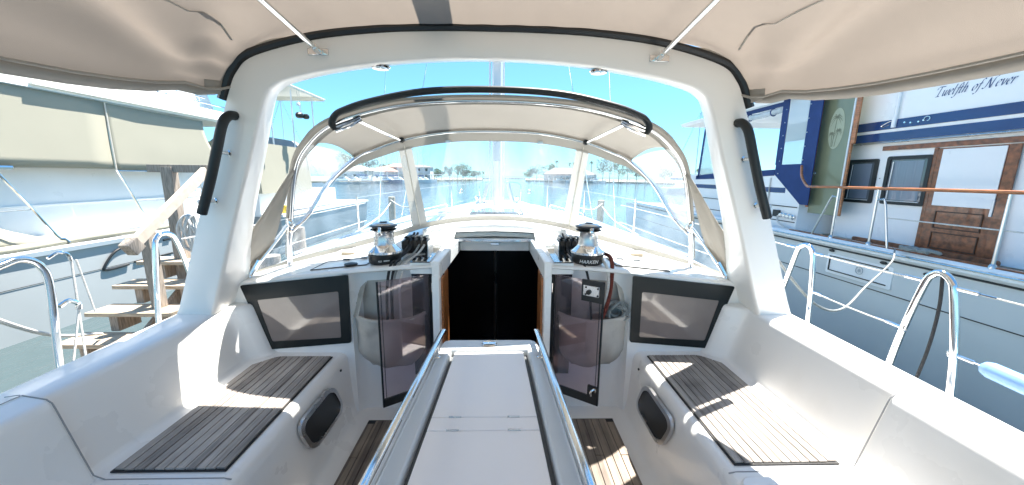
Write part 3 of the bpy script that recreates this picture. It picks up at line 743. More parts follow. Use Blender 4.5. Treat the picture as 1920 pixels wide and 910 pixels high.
for s_ in (-1, 1):
    for y in (1.1735, 1.1035):
        x = s_*.105+.0; m = MB(); m.box(x-.022, x+.022, y-.004, y+.004, -.857, -.8525); m.build('lid_hinge', steel_d, T, smooth=0, bevel=.001)
    # rail
    m = MB(); pts = cr([(s_*(hw(y)+.0-.004), y, -.785) for y in (.3, .7, 1.1, 1.5, 1.72)]+[(s_*(hw(1.76)-.006), 1.765, -.787)], 4)
    m.tube(pts, .0140, 14, flat=.6); m.build('side_rail', steel, T)
    for y in (.62, 1.60):
        m = MB(); m.lathe([(.015, 0), (.015, .003), (.007, .006), (.007, .062)], (s_*(hw(y)-.010), y, -.85), 12); m.build('rail_post', steel, T)
    # folded leaf
    m = MB(); m.poly([(s_*(hw(.2)+.002), .2, -.865), (s_*(hw(1.70)+.002), 1.70, -.865), (s_*(hw(1.70)+.012), 1.70, -1.18), (s_*(hw(.2)+.012), .2, -1.18)], (s_, 0, 0), .018)
    m.build('folded_leaf', tabm, T, smooth=30, bevel=.006)
m = MB(); m.lathe([(0.001, 0), (.040, 0), (.042, .004), (.036, .009), (.030, .006), (.0, .007)], (0, 0, 0), 28); 
for v_ in m.bm.verts: v_.co = Vector((v_.co.x*.95-.002, v_.co.y*.78+1.735, v_.co.z-.85))
m.build('oval_badge', steel, T)
m = MB(); m.box(-.15, .15, .3, 1.58, -1.548, -.98); m.build('table_pedestal', gel, T, bevel=.03, seg=3)

# ================================================================== BAGS + ROPES at the bulkhead
def bag(sd, label):
    t = thing('halyard_bag', label, 'bag', 'canvas rope bags hung on the bulkhead')
    x0, x1 = .43, .885; zr, zb = -.875, -1.245; yb = 2.228
    m = MB(); rows = []; n = 22; k = 14
    for j in range(k+1):
        v = j/k; z = zr+(zb-zr)*v
        rows_ = []
        for i in range(n+1):
            u = i/n; U_ = 2*u-1
            nar = .06*sstep(.55, 1, v)+ .03*sstep(.0, .25, v)
            hwid = (x1-x0)/2*(1-nar); x = (x0+x1)/2+U_*hwid
            zz = z+.10*sstep(.6, 1, v)*abs(U_)**3
            dpt = (.115*(1-abs(U_)**3.2))*(1-.15*v)*math.cos(v**3*PI/2.02)+.004
            dpt += .016*noise.noise(Vector((x*9+sd*3, z*7, 2)))*(1-abs(U_)**4)+.012*math.sin(U_*7+z*14+sd)*(1-U_*U_)*v
            rows_.append((sd*x, yb-dpt, zz+.012*math.sin(u*PI*1.0)*(-1 if v < .1 else 0)))
        rows.append(rows_)
    m.grid(rows); body = m.build('bag_front', bagm, t, smooth=70, solid=.004, sub=1)
    m = MB(); m.tube([Vector(p)+Vector((0, -.002, .004)) for p in rows[0]], .011, 8, flat=1.3); m.build('rim_hem', bagm, t)
    # back panel up to the deck edge with sloping gussets
    m = MB(); pts = [(x1, zr), (x1-.025, zr+.02), (.79, -.66), (.62, -.648), (.52, -.66), (x0+.02, zr+.03), (x0, zr), (x0+.03, zb+.09), (x0+.10, zb+.01), (x1-.10, zb+.01), (x1-.03, zb+.09)]
    m.poly([(sd*x, yb+.002, z) for x, z in pts], (0, 1, 0), .003); m.build('bag_back', bagm, t, smooth=0)
    m = MB()
    m.poly([(sd*(x1+.012), yb-.01, zr+.008), (sd*(x1-.06), yb-.085, zr+.006), (sd*.79, yb-.012, -.66), (sd*.83, yb-.004, -.70)], (0, -1, 0), .003); m.build('bag_gusset', bagm, t, smooth=0)
    for (x, z) in ((x1-.006, zr+.012), (.86, -.80), (x0+.012, zr+.01)):
        m = MB(); m.lathe([(.008, 0), (.008, .003), (.004, .004)], (sd*x, yb-.02, z), 10, axis=(0, -1, 0)); m.build('eyelet', steel_d, t)
    return t
bag(-1, 'grey canvas rope bag behind the left smoked door, no coil showing')
bag(1, 'grey canvas rope bag behind the right smoked door, grey coil spilling out')
def rope(name, pts, r, m_, label, cat='rope', group=None, n=7):
    m = MB(); m.tube(cr(pts, n), r, 7); o = m.build(name, m_); return tag(o, label, cat, group)
zc_ = zdeck(.55, 2.5)
rope('rope', [(-.52, 2.72, -.43), (-.525, 2.52, zc_+.055), (-.53, 2.40, zc_+.03), (-.555, 2.30, zc_+.016), (-.575, 2.20, zc_-.0), (-.60, 2.14, -.66), (-.62, 2.13, -.95), (-.62, 2.16, -1.05)], .0075, rope_g, 'pale grey rope from the left clutches, leftmost pale one, dropping into the bag', group='ropes led into the left bag')
rope('rope', [(-.485, 2.72, -.43), (-.49, 2.52, zc_+.055), (-.50, 2.38, zc_+.03), (-.52, 2.28, zc_+.016), (-.54, 2.20, zc_), (-.56, 2.14, -.66), (-.56, 2.13, -.95), (-.57, 2.16, -1.05)], .0075, rope_w, 'white rope from the left clutches dropping behind the smoked door', group='ropes led into the left bag')
rope('rope', [(-.575, 2.72, -.43), (-.58, 2.52, zc_+.05), (-.585, 2.42, zc_+.03), (-.61, 2.27, zc_+.014), (-.625, 2.19, zc_-.004), (-.635, 2.13, -.68), (-.64, 2.12, -.95), (-.64, 2.16, -1.05)], .0085, rope_k, 'black rope from the left clutches, the one nearest the winch', group='ropes led into the left bag')
rope('rope', [(-.60, 2.72, -.43), (-.60, 2.52, zc_+.05), (-.61, 2.44, zc_+.03), (-.597, 2.26, zc_+.014), (-.60, 2.19, zc_-.004), (-.61, 2.135, -.68), (-.605, 2.12, -.95), (-.61, 2.16, -1.05)], .0085, rope_k, 'black rope from the left clutches between the other black and the pale ropes', group='ropes led into the left bag')
rope('rope', [(.52, 2.72, -.43), (.525, 2.54, zc_+.05), (.525, 2.45, zc_+.02), (.555, 2.27, zc_+.012), (.575, 2.19, zc_), (.60, 2.14, -.66), (.62, 2.12, -.9), (.64, 2.16, -1.0)], .0075, rope_k, 'dark rope from the right clutches running under the winch into the bag')
rope('rope', [(.74, 2.33, -.50), (.755, 2.27, -.505), (.755, 2.21, -.54), (.745, 2.165, -.62), (.73, 2.14, -.72), (.70, 2.12, -.82), (.66, 2.13, -.93)], .013, rope_r, 'rust red rope looping off the right winch into the bag')
rope('rope', [(.70, 2.25, -.52), (.715, 2.18, -.56), (.72, 2.15, -.66), (.70, 2.14, -.80), (.69, 2.16, -.95)], .010, rope_w, 'pale rope hanging under the right winch beside the rust red one')
pts = []
for i in range(90):
    t = i/90*2*PI*6; rr = .062+.014*math.sin(t*.37)
    pts.append((.785+rr*math.cos(t)*.95+.01*math.sin(t*.21), 2.168+.018*math.sin(t*.5)-.02*math.sin(i), -.835+rr*math.sin(t)*.75+.012*math.sin(t*.31)))
rope('rope_coil', pts, .0085, rope_g, 'grey green rope coil stuffed into the top of the right bag', 'rope', n=2)

# ================================================================== SPRAYHOOD
S = thing('sprayhood', 'beige canvas sprayhood with clear vinyl windows over the companionway', 'sprayhood')
RB = [(0, 2.16, .415), (.38, 2.17, .403), (.67, 2.20, .364), (.955, 2.26, .286), (1.125, 2.31, .175), (1.24, 2.36, .03), (1.335, 2.43, -.26), (1.42, 2.50, -.62)]
FB = [(0, 2.75, .327), (.34, 2.745, .314), (.66, 2.74, .257), (.87, 2.72, .182), (1.0, 2.70, .12), (1.17, 2.66, -.04), (1.30, 2.58, -.27), (1.36, 2.45, -.375)]
BB = [(0, 3.22), (.33, 3.16), (.62, 3.04), (1.0, 2.85), (1.25, 2.70), (1.40, 2.58), (1.49, 2.47), (1.57, 2.30)]
def mir(q): return [(-p[0],)+tuple(p[1:]) for p in q]+[tuple(p) for p in q[1:]] if q[0][0] == 0 and False else [(-p[0],)+tuple(p[1:]) for p in q[:0:-1]]+[tuple(p) for p in q]
RBc, FBc = cr(mir(RB), 6), cr(mir(FB), 6)
BBc = [Vector((p.x, p.y, zdeck(p.x, p.y)+.012+(.018 if abs(p.x) < .6 else .018*(1-sstep(.6, .8, abs(p.x)))))) for p in cr([(a[0], a[1], 0) for a in mir(BB)], 6)]
N = len(RBc); mid = (N-1)//2
def loftp(A, B, i, v, bul=0, fold=0):
    p = A[i].lerp(B[i], v); p = p.copy()
    p.z += bul*math.sin(v*PI)
    return p
def strip(A, B, i0, i1, v0, v1, nv=4, bul=0, push=0, wob=0):
    rows = []
    for j in range(nv+1):
        v = v0+(v1-v0)*j/nv; r_ = []
        for i in range(i0, i1+1):
            p = loftp(A, B, i, v, bul)
            if push: p.y -= push; p.z += push*.2
            if wob: p.y += wob*noise.noise(Vector((p.x*3, p.z*3, 5)))*math.sin(v*PI); p.x += wob*noise.noise(Vector((p.x*2+9, p.z*4, 1)))*math.sin(v*PI)
            r_.append(p)
        rows.append(r_)
    mm = MB(); mm.grid(rows); return mm
E_ = 18   # index half range of top lining (in cr units of 6 per span)
strip(RBc, FBc, mid-24, mid+24, 0, 1, 10, bul=.045).build('hood_top', hoodtop, S, smooth=70, solid=.004)
strip(RBc, FBc, mid-42, mid-24, 0, 1, 10, bul=.02).build('quarter_window', vinyl_side, S, smooth=70)
strip(RBc, FBc, mid+24, mid+42, 0, 1, 10, bul=.02).build('quarter_window', vinyl_side, S, smooth=70)
# front windows: valance, sill, mullions, panes
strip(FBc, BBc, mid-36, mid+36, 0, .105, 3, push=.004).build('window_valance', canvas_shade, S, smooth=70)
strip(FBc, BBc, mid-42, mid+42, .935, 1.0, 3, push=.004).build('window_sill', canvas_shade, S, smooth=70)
M_ = 12
for (i0, i1) in ((mid-M_-1, mid-M_+1), (mid+M_-1, mid+M_+1)):
    strip(FBc, BBc, i0, i1, .09, .95, 8, push=.007).build('window_mullion', canvas_grey, S, smooth=70)
    ic = (i0+i1)//2
    m = MB(); m.tube([loftp(FBc, BBc, ic, v)+Vector((0, -.012, .002)) for v in (.06, .3, .6, .96)], .004, 6); m.build('zip', piping, S)
strip(FBc, BBc, mid-M_, mid+M_, .09, .95, 12, wob=.02).build('front_pane', vinyl, S, smooth=70)
strip(FBc, BBc, mid-42, mid-M_, .09, .95, 12, wob=.05).build('side_pane', vinyl, S, smooth=70)
strip(FBc, BBc, mid+M_, mid+42, .09, .95, 12, wob=.05).build('side_pane', vinyl, S, smooth=70)
# rear edge pocket and bows
m = MB(); rows = []
for i in range(mid-41, mid+42):
    p, f_ = RBc[i], FBc[i]; d = (f_-p).normalized()*(1-.6*sstep(20, 34, abs(i-mid))); nrm = Vector((p.x*.5, 0, 1)).normalized() if abs(p.x) < 1.1 else Vector((math.copysign(1, p.x), 0, .2)).normalized()
    rows.append([p-d*.03+nrm*.008, p-d*.034+nrm*.022, p+nrm*.030, p+d*.05+nrm*.022, p+d*.07+nrm*.004])
m.grid(rows); m.build('bow_pocket', canvas_shade, S, smooth=70)
m = MB(); m.tube(RBc, .0105, 10); m.build('rear_bow', steel, S)
m = MB(); m.tube([p+Vector((0, -.015, -.01)) for p in FBc], .0105, 10); m.build('front_bow', steel, S)
GB = [(0, 2.13, .47), (.38, 2.135, .454), (.69, 2.16, .40), (.85, 2.19, .356), (.90, 2.20, .330), (.925, 2.205, .29), (.915, 2.225, .262)]
m = MB(); m.tube(cr(mir(GB), 6), .0185, 10, flat=1.1); m.build('grab_rail', rubber, S)
for sd in (-1, 1):
    for dz in (0, -.022):
        m = MB(); m.tube([(sd*.91, 2.22, .270+dz), (sd*.82, 2.215, .302+dz), (sd*.76, 2.215, .326+dz*.5)], .0105, 8); m.build('rail_clamp', steel, S)
    m = MB(); m.tube([(sd*.79, 2.24, .312), (sd*.665, 2.72, .24)], .0105, 8); m.build('spreader_tube', steel, S)
    m = MB(); m.lathe([(.018, -.02), (.022, 0), (.018, .02)], (sd*.665, 2.715, .246), 10, axis=(0, 1, 0)); m.build('tube_knuckle', black, S)
    m = MB(); m.lathe([(.018, -.02), (.022, 0), (.018, .02)], (sd*.79, 2.24, .316), 10, axis=(1, 0, 0)); m.build('tube_knuckle', steel, S)
    zf = zdeck(1.5, 2.25)
    m = MB(); m.tube([(sd*1.355, 2.44, -.32), (sd*1.535, 2.27, zf+.015)], .0125, 10); m.tube([(sd*1.495, 2.305, zf+.10), (sd*1.535, 2.27, zf+.015)], .017, 8); m.build('hood_stay', steel, S)
    m = MB(); m.tube([(sd*1.352, 2.44, -.32), (sd*1.385, 2.46, -.45), (sd*1.42, 2.5, -.63)], .017, 10); m.build('bow_leg', steel, S)
    m = MB(); m.lathe([(.022, 0), (.022, .006), (.012, .02), (.012, .035)], (sd*1.535, 2.27, zf), 12); m.build('deck_socket', steel, S)
    m = MB(); m.lathe([(.022, 0), (.022, .006), (.012, .02)], (sd*1.42, 2.50, zdeck(1.42, 2.5)), 12); m.build('deck_socket', steel, S)
    m = MB(); m.lathe([(.017, -.03), (.024, -.015), (.024, .015), (.017, .03)], (sd*1.355, 2.442, -.32), 10, axis=(sd*.2, 0, 1)); m.build('bow_hinge', steel, S)
    # second tube of the front bow and rear flap
    m = MB(); m.tube([p+Vector((sd*-.035, -.05, .0)) for p in (FBc[mid+20:mid+43] if sd > 0 else FBc[:mid-19])], .010, 8); m.build('inner_bow', steel, S)
    m = MB(); rows = []
    A = [(1.245, 2.36, .03), (1.30, 2.37, -.12), (1.37, 2.37, -.28), (1.45, 2.36, -.46), (1.54, 2.33, zdeck(1.54, 2.33)+.02)]
    B = [(1.25, 2.35, .03), (1.35, 2.29, -.13), (1.44, 2.22, -.31), (1.52, 2.15, -.48), (1.62, 2.10, zf+.01)]
    Ac, Bc = cr(A, 4), cr(B, 4)
    for v in (0, .25, .5, .75, 1):
        rows.append([(sd*(a.x*(1-v)+b2.x*v+.012*math.sin(v*9+i*.4)), a.y*(1-v)+b2.y*v, a.z*(1-v)+b2.z*v) for i, (a, b2) in enumerate(zip(Ac, Bc))])
    m.grid(rows); m.build('side_flap', canvas_grey, S, smooth=70, solid=.004)
for x in (-.33, .33):
    i = min(range(N), key=lambda i: abs(FBc[i].x-x)); p = loftp(FBc, BBc, i, .10); m = MB(); m.box(p.x-.02, p.x+.02, p.y-.03, p.y-.008, p.z-.008, p.z+.012); m.build('strap_buckle', steel_d, S, bevel=.003)
    p = loftp(FBc, BBc, min(range(N), key=lambda i: abs(BBc[i].x-x*.85)), .62)
    m = MB(); m.tube([p+Vector((.013*math.cos(t), -.01, .013*math.sin(t))) for t in [k*PI/6 for k in range(12)]], .004, 6, closed=True); m.build('pane_ring', steel_d, S)

# ================================================================== BIMINI
Bm = thing('bimini_awning', 'large beige bimini canvas stretched aft from the arch overhead', 'awning')
top_i = [i for i, p in enumerate(Oc) if p.z > .40]
prof = [Oc[i] for i in top_i]; NP = len(prof)
rows = []
ysB = [1.975, 1.93, 1.87, 1.8, 1.7, 1.58, 1.45, 1.3, 1.15, 1.0, .85, .7, .5, .3, 0, -.4, -.9]
for y in ysB:
    t = (1.975-y)/2.875; e = 1-math.exp(-(1.975-y)*2.6)
    r_ = []
    for k, p in enumerate(prof):
        u = 2*k/(NP-1)-1
        tx = 1.60*(1 if u > 0 else -1)*min(1, abs(u)**.88)
        tz = .80-(.455 if u < 0 else .440)*abs(u)**3.0
        x = p.x*(1-e)+tx*e; z = (p.z+.012)*(1-e)+tz*e
        # tension folds radiating from the corners
        ang = math.atan2(1.975-y, 1.42-abs(x)+.02)
        rad = math.hypot(1.975-y, 1.42-abs(x))
        amp = .050*math.exp(-((abs(u)-.80)/.26)**2)*min(1, rad*3)*math.exp(-rad*.35)
        z += amp*(math.sin(ang*9+1.0)+.5*math.sin(ang*19+.4))
        z += .006*noise.noise(Vector((x*1.5, y*1.3, 3)))
        z += .004*math.sin(k*1.7)*(1-e)*(y < 1.97)
        r_.append((x, y, z))
    rows.append(r_)
m = MB(); m.grid(rows); bc = m.build('canvas_top', canvas, Bm, smooth=80, sub=1)
for sd, k in ((-1, 0), (1, NP-1)):
    edge = [Vector(r_[k]) for r_ in rows]
    m = MB(); rr = []
    for i, p in enumerate(edge):
        w = .028+.016*min(1, i/5)
        rr.append([p+Vector((0, 0, .003)), p+Vector((sd*-.006, 0, -w*.5)), p+Vector((sd*.012, 0, -w))])
    m.grid(rr); m.build('side_hem', canvas_hem, Bm, smooth=80, solid=.004)
    m = MB(); m.tube([p+Vector((sd*-.03, 0, -.004)) for p in edge], .006, 6); m.build('seam_rope', canvas_hem, Bm)
    # corner flap hanging at the arch
    p = edge[0]
    m = MB(); m.grid([[(p.x, 1.97, p.z+.02), (p.x+sd*.015, 1.93, p.z+.01), (p.x+sd*.03, 1.86, p.z)], [(p.x+sd*.01, 1.965, p.z-.03), (p.x+sd*.03, 1.93, p.z-.045), (p.x+sd*.04, 1.87, p.z-.03)], [(p.x+sd*.015, 1.96, p.z-.05), (p.x+sd*.03, 1.935, p.z-.052), (p.x+sd*.04, 1.88, p.z-.045)]])
    m.build('corner_flap', canvas_hem, Bm, smooth=80, solid=.004)
    # strut
    m = MB(); q0, q1 = Vector((sd*.843, 1.935, .592)), Vector((sd*.845, 1.54, .637)); q2 = q0+(q1-q0)*3.2
    m.tube([q0, q2], .0125, 12); st = m.build('awning_strut', steel, Bm)
    m = MB(); m.tube([q0, q0+(q1-q0)*.12], .0165, 12); m.build('strut_end', steel, Bm)
m = MB(); m.tube([(p[0], p[1]-.002, p[2]-.006+.005*math.sin(i*1.1)) for i, p in enumerate(rows[0])], .0065, 6); m.build('edge_piping', piping, Bm)
for x in (-.62, .62):
    m = MB(); pts = []; X_ = 1.16*(1 if x > 0 else -1)
    for r_ in rows[3:14]:
        for k in range(NP-1):
            if (r_[k][0]-X_)*(r_[k+1][0]-X_) <= 0:
                f_ = (X_-r_[k][0])/(r_[k+1][0]-r_[k][0]+1e-9); pts.append((X_, r_[k][1], r_[k][2]*(1-f_)+r_[k+1][2]*f_-.003)); break
    m.tube(pts, .006, 6, flat=.3); m.build('canvas_seam', canvas_hem, Bm)

# ================================================================== DOCK STEPS
D = thing('dock_steps', 'weathered wooden boarding steps with post and pale sloping handrail board', 'steps')
tr = [(3.18, -1.555), (3.47, -1.365), (3.76, -1.175), (4.05, -.985)]
for i, (y, z) in enumerate(tr):
    m = MB()
    for k in range(3): m.box(-4.03, -3.20, y+.095*k+.003, y+.095*k+.092, z-.04, z)
    m.build('tread', dockwood, D, smooth=0, bevel=.004)
    for xa in (-3.83, -3.36):
        m = MB(); m.box(xa, xa+.08, y+.03, y+.26, z-.20, z-.042); m.build('riser_block', greywood, D, smooth=0, bevel=.004)
m = MB(); m.obox((-3.45, 3.20, -1.80), (-3.45, 4.30, -1.08), .04, .20); m.build('stringer', greywood, D, smooth=0)
m = MB(); m.box(-3.50, -3.41, 3.60, 3.69, -1.9, -.585); m.build('post', greywood, D, smooth=0, bevel=.004)
m = MB(); m.box(-3.72, -3.60, 4.18, 4.27, -1.9, .06); m.build('post', greywood, D, smooth=0, bevel=.004)
m = MB(); m.box(-3.20, -3.12, 4.26, 4.34, -1.2, .04); m.build('post', greywood, D, smooth=0, bevel=.004)
m = MB(); m.box(-3.88, -3.16, 4.20, 4.25, .0, .085); m.build('top_plank', greywood, D, smooth=0, bevel=.004)
m = MB(); m.obox((-3.22, 3.28, -.62), (-3.22, 4.17, .02), .05, .095, upv=(0, 0, 1)); m.build('sloping_board', whitewood, D, smooth=0, bevel=.004)
m = MB(); m.obox((-3.22, 3.20, -.68), (-3.22, 3.29, -.615), .09, .125); m.build('board_end', greywood, D, smooth=0, bevel=.006)
K = MB()
for k in range(40): K.box(-4.3, -3.0, 2.4+.15*k+.004, 2.4+.15*k+.146, -2.02, -1.98)
dk_ = K.build('finger_dock', dockwood, None, smooth=0); tag(dk_, 'plank finger dock under the wooden boarding steps', 'dock')
for i, (x, y) in enumerate(((-3.1, 4.9), (-4.2, 7.6))):
    m = MB(); m.tube([(x, y, -3.6), (x, y, -1.1)], .13, 14); m.build('piling', greywood, dk_, smooth=60)
pts = []
for i in range(70):
    t = i/70*2*PI*7; pts.append((-3.35+.07*math.sin(t)+.05*math.sin(i*.4), 4.02+.03*math.sin(i*1.3), -.66+.20*math.cos(t)))
rope('rope_coil', pts, .013, rope_w, 'white rope coil hung on the dock post behind the arch leg', n=3)
rope('mooring_rope', [(-2.0, 1.30, -.40), (-2.3, 1.6, -.62), (-3.0, 2.4, -1.1), (-3.7, 3.3, -1.50)], .012, rope_w, 'white mooring rope running from the left rail to the lowest step')

# ================================================================== LEFT MOTOR YACHT
A = thing('motor_yacht', 'large white motor yacht with cream side curtains alongside on the left', 'motor yacht')
X = -7.3
def side(name, m_, prof, y0, y1, par, ny=2, smooth=40, **k):
    m = MB(); ys_ = [y0+(y1-y0)*i/ny for i in range(ny+1)]
    m.grid([[(x, y, z) for x, z in prof] for y in ys_])
    m.f([m.v((x, y0, z)) for x, z in prof]); m.f([m.v((x, y1, z)) for x, z in prof])
    return m.build(name, m_, par, smooth=smooth, **k)
h = side('hull', hull_grey, [(X, -1.30), (X-.01, -1.9), (X-.03, -2.4), (X-.06, -2.9), (X-4.2, -2.9), (X-4.5, -1.30)], -3, 10.6, A, 8)
side('rub_strip', whitep, [(X+.05, -1.22), (X+.07, -1.25), (X+.05, -1.33), (X-.02, -1.33), (X-.02, -1.22)], -3, 10.6, A)
m = MB(); m.box(X-.002, X+.003, -3, 10.6, -1.765, -1.757); m.build('hull_seam', rubber, A, smooth=0)
side('side_deck', whitep, [(X, -1.22), (X-1.2, -1.20), (X-1.2, -1.3), (X, -1.3)], -3, 10.6, A)
side('deck_house', whitep, [(X-.62, -1.2), (X-.66, -.55), (X-.72, .08), (X-3.6, .08), (X-3.6, -1.2)], -3, 10.2, A, bevel=.03)
m = MB(); m.box(X-.672, X-.64, -3, 10.1, -.60, -.575); m.build('house_moulding', whitep, A, smooth=0)
# gunwale bolster of cream canvas
m = MB(); m.tube(cr([(X-.05, y, -1.17+.012*math.sin(y*3)) for y in [-3+.6*i for i in range(23)]], 3), lambda t: .055+.008*math.sin(t*70), 10); m.build('gunwale_cover', creamc, A)
# curtains
def curtain(y0, y1, z0, z1, y1b=None):
    m = MB(); n = 26; rows = []
    for j in range(9):
        v = j/8; r_ = []
        for i in range(n+1):
            u = i/n; ye = y1 if y1b is None else y1+(y1b-y1)*sstep(.15, 1, v)
            y = y0+(ye-y0)*u; z = z1+(z0-z1)*v
            r_.append((-7.5+.012*noise.noise(Vector((y*1.1, z*1.4, 4)))+.006*math.sin(y*2.1), y, z+.01*math.sin(y*1.2)*(1-v)))
        rows.append(r_)
    m.grid(rows); return m.build('side_curtain', creamc, A, smooth=80, solid=.004)
curtain(-2.6, 7.42, .06, 1.29); curtain(7.44, 9.72, .03, 1.28, 10.15)
m = MB(); m.tube([(-7.485, 7.43, 1.29), (-7.485, 7.43, .03)], .014, 6); m.build('curtain_seam', piping, A)
m = MB(); m.tube([(-7.5, -2.6, .05), (-7.5, 5.9, .05)], .035, 8); m.tube([(-7.5, 7.42, .02), (-7.5, 10.2, .02)], .012, 8); m.build('curtain_rod', steel, A)
side('flybridge_coaming', creamw, [(-7.44, 1.31), (-7.46, 1.60), (-7.60, 1.63), (-10.6, 1.63), (-10.6, 1.31)], -3, 11.2, A, bevel=.01)
m = MB(); m.box(-7.44, -7.395, -2.6, 5.9, 1.36, 1.42); m.box(-7.44, -7.395, 6.3, 10.4, 1.35, 1.41); m.build('shadow_board', creamw, A, smooth=0, bevel=.01)  # board added to throw the second shadow band on the curtains
side('upper_house', whitep, [(-8.2, 1.62), (-8.45, 2.3), (-8.7, 3.3), (-10.4, 3.3), (-10.4, 1.62)], -3, 11.2, A, bevel=.06)
m = MB(); m.tube([(-8.36, 7.5, 2.05), (-8.40, 11.1, 2.12)], .02, 6); m.build('house_moulding', whitep, A)
for (y0, y1, z) in ((6.2, 11.0, 1.74), (7.75, 9.9, 1.86)):
    m = MB(); m.tube([(-7.5, y0, z), (-7.5, y1, z)], .014, 8); hr = m.build('hand_rail', steel, A)
    n = 5 if y0 < 7 else 3
    for k in range(n):
        y = y0+.15+(y1-y0-.3)*k/(n-1); m = MB(); m.tube([(-7.5, y, z), (-7.52, y, 1.62)], .012, 6); m.build('rail_foot', steel, hr)
m = MB(); m.lathe([(.05, 0), (.05, .06), (.03, .1), (.06, .16), (.075, .26), (.05, .30)], (-7.6, 7.45, 1.62), 16); m.build('searchlight', steel, A)
m = MB(); m.lathe([(.03, 0), (.08, .02), (.06, .1), (.02, .12)], (-7.6, 6.3, 1.64), 14); m.build('horn', steel, A)
place_text('lettering', 'Florida', .15, lambda c: Vector((-8.42-.34*(c.y+.02)+.02, 10.82+c.x, 2.235+c.y)), inkd, A, shear=.2)
for (y0, y1) in ((5.60, 6.14), (7.33, 7.74), (9.1, 9.45), (3.6, 4.1)):
    m = MB(); m.tube(cr([(X-.08, y0, .04), (X-.05, (y0+y1)/2, -.50), (X-.03, y1, -1.05), (X-.02, y1+.09, -1.12), (X-.0, y1+.13, -1.19)], 4), .017, 8); m.build('stanchion', steel, A)
for z in (-.60,):
    m = MB(); m.tube([(X-.05, -2, z), (X-.05, 5.90, z)], .006, 5); m.tube([(X-.05, 7.56, z+.02), (X-.05, 10.2, z)], .006, 5); m.build('lifeline', steel_d, A)
m = MB(); rows = []
for j in range(9):
    v = j/8; rows.append([(X-.20-.42*math.sin(v*PI*.5)*(1), 3.2+3.3*u+.05*math.sin(v*7), -1.18+(.52*math.sin(v*PI)**.7)*(1-.9*sstep(.55, 1, u))+.02*math.sin(u*17+v*5)) for u in [k/14 for k in range(15)]])
m.grid(rows); m.build('folded_cover', creamc, A, smooth=80, solid=.02)
# black outline shape painted on the topsides
m = MB(); zz = lambda y, z: (X+.016, y, z)
m.tube(cr([zz(7.22, -1.44), zz(7.05, -1.45), zz(6.88, -1.53), zz(6.70, -1.74), zz(6.74, -1.80), zz(7.0, -1.80), zz(7.14, -1.79)], 4), .022, 6)
m.build('outline_stripe', black, A)
for a, b_ in ((7.26, 7.7), (7.85, 8.1), (8.25, 8.45)):
    m = MB(); m.tube([zz(a, -1.77), zz(b_, -1.765)], .020, 6); m.build('outline_stripe', black, A)
    m = MB(); m.tube([zz(a+.1, -1.45), zz(b_, -1.445)], .020, 6); m.build('outline_stripe', black, A)
# ------------------------------------------------ second cruiser ahead of it
B2 = thing('cabin_cruiser', 'cabin cruiser with cream curtain and tall hardtop beyond the left arch leg', 'cabin cruiser')
side('hull', hull_grey, [(-6.9, -1.35), (-7.0, -2.2), (-7.3, -2.9), (-10, -2.9), (-10.4, -1.35)], 11.6, 19, B2)
side('deck', whitep, [(-6.85, -1.28), (-6.85, -1.36), (-10.4, -1.36), (-10.4, -1.28)], 11.6, 19, B2)
side('side_curtain', creamc, [(-7.35, -.62), (-7.4, .93), (-9.9, .93), (-9.9, -.62)], 11.5, 14.5, B2)
side('cabin', whitep, [(-7.6, -1.3), (-7.6, -.6), (-9.6, -.6), (-9.6, -1.3)], 11.7, 17, B2)
side('cover_roof', mat('grey_cover', (.25, .26, .27), .8), [(-7.7, .94), (-8.1, 1.25), (-9.2, 1.25), (-9.6, .94)], 12.5, 15, B2)
side('hardtop', creamw, [(-6.95, 2.80), (-6.9, 2.88), (-7.3, 2.96), (-9.4, 2.96), (-9.8, 2.86), (-9.7, 2.80)], 11.0, 15.2, B2, bevel=.02)
for (x, y) in ((-7.15, 12.0), (-7.15, 14.6), (-9.5, 12.0), (-9.5, 14.6), (-7.15, 13.2)):
    m = MB(); m.tube([(x, y, .9), (x*.995, y-.05, 2.81)], .025, 6); m.build('hardtop_post', alu, B2)
m = MB(); m.tube([(-6.96, 13.4, 2.8), (-6.96, 13.45, 2.05)], .008, 5); m.tube([(-7.04, 13.4, 2.8), (-6.98, 13.45, 2.05)], .008, 5); m.build('hoist_line', rope_w, B2)
m = MB(); m.lathe([(.05, -.16), (.10, -.1), (.11, .05), (.05, .1)], (-7.0, 13.4, 2.0), 12, axis=(.1, 1, .1)); m.lathe([(.05, -.12), (.09, -.05), (.09, .05), (.04, .1)], (-6.86, 13.55, 1.98), 12, axis=(1, .3, 0)); m.build('hanging_tackle', black, B2)
m = MB(); m.box(-7.06, -6.96, 13.35, 13.45, 2.32, 2.42); m.build('hoist_block', whitep, B2, bevel=.02)
m = MB(); m.box(-7.15, -6.98, 12.0, 12.2, -1.28, -1.02); m.build('yellow_fuel_can', mat('yellow_plastic', (.6, .42, .05), .4), B2, bevel=.03)
for y in (11.9, 12.15):
    m = MB(); m.lathe([(.035, 0), (.035, .012)], (-6.93, y, -1.62), 12, axis=(1, 0, 0)); m.build('hull_fitting', black, B2)

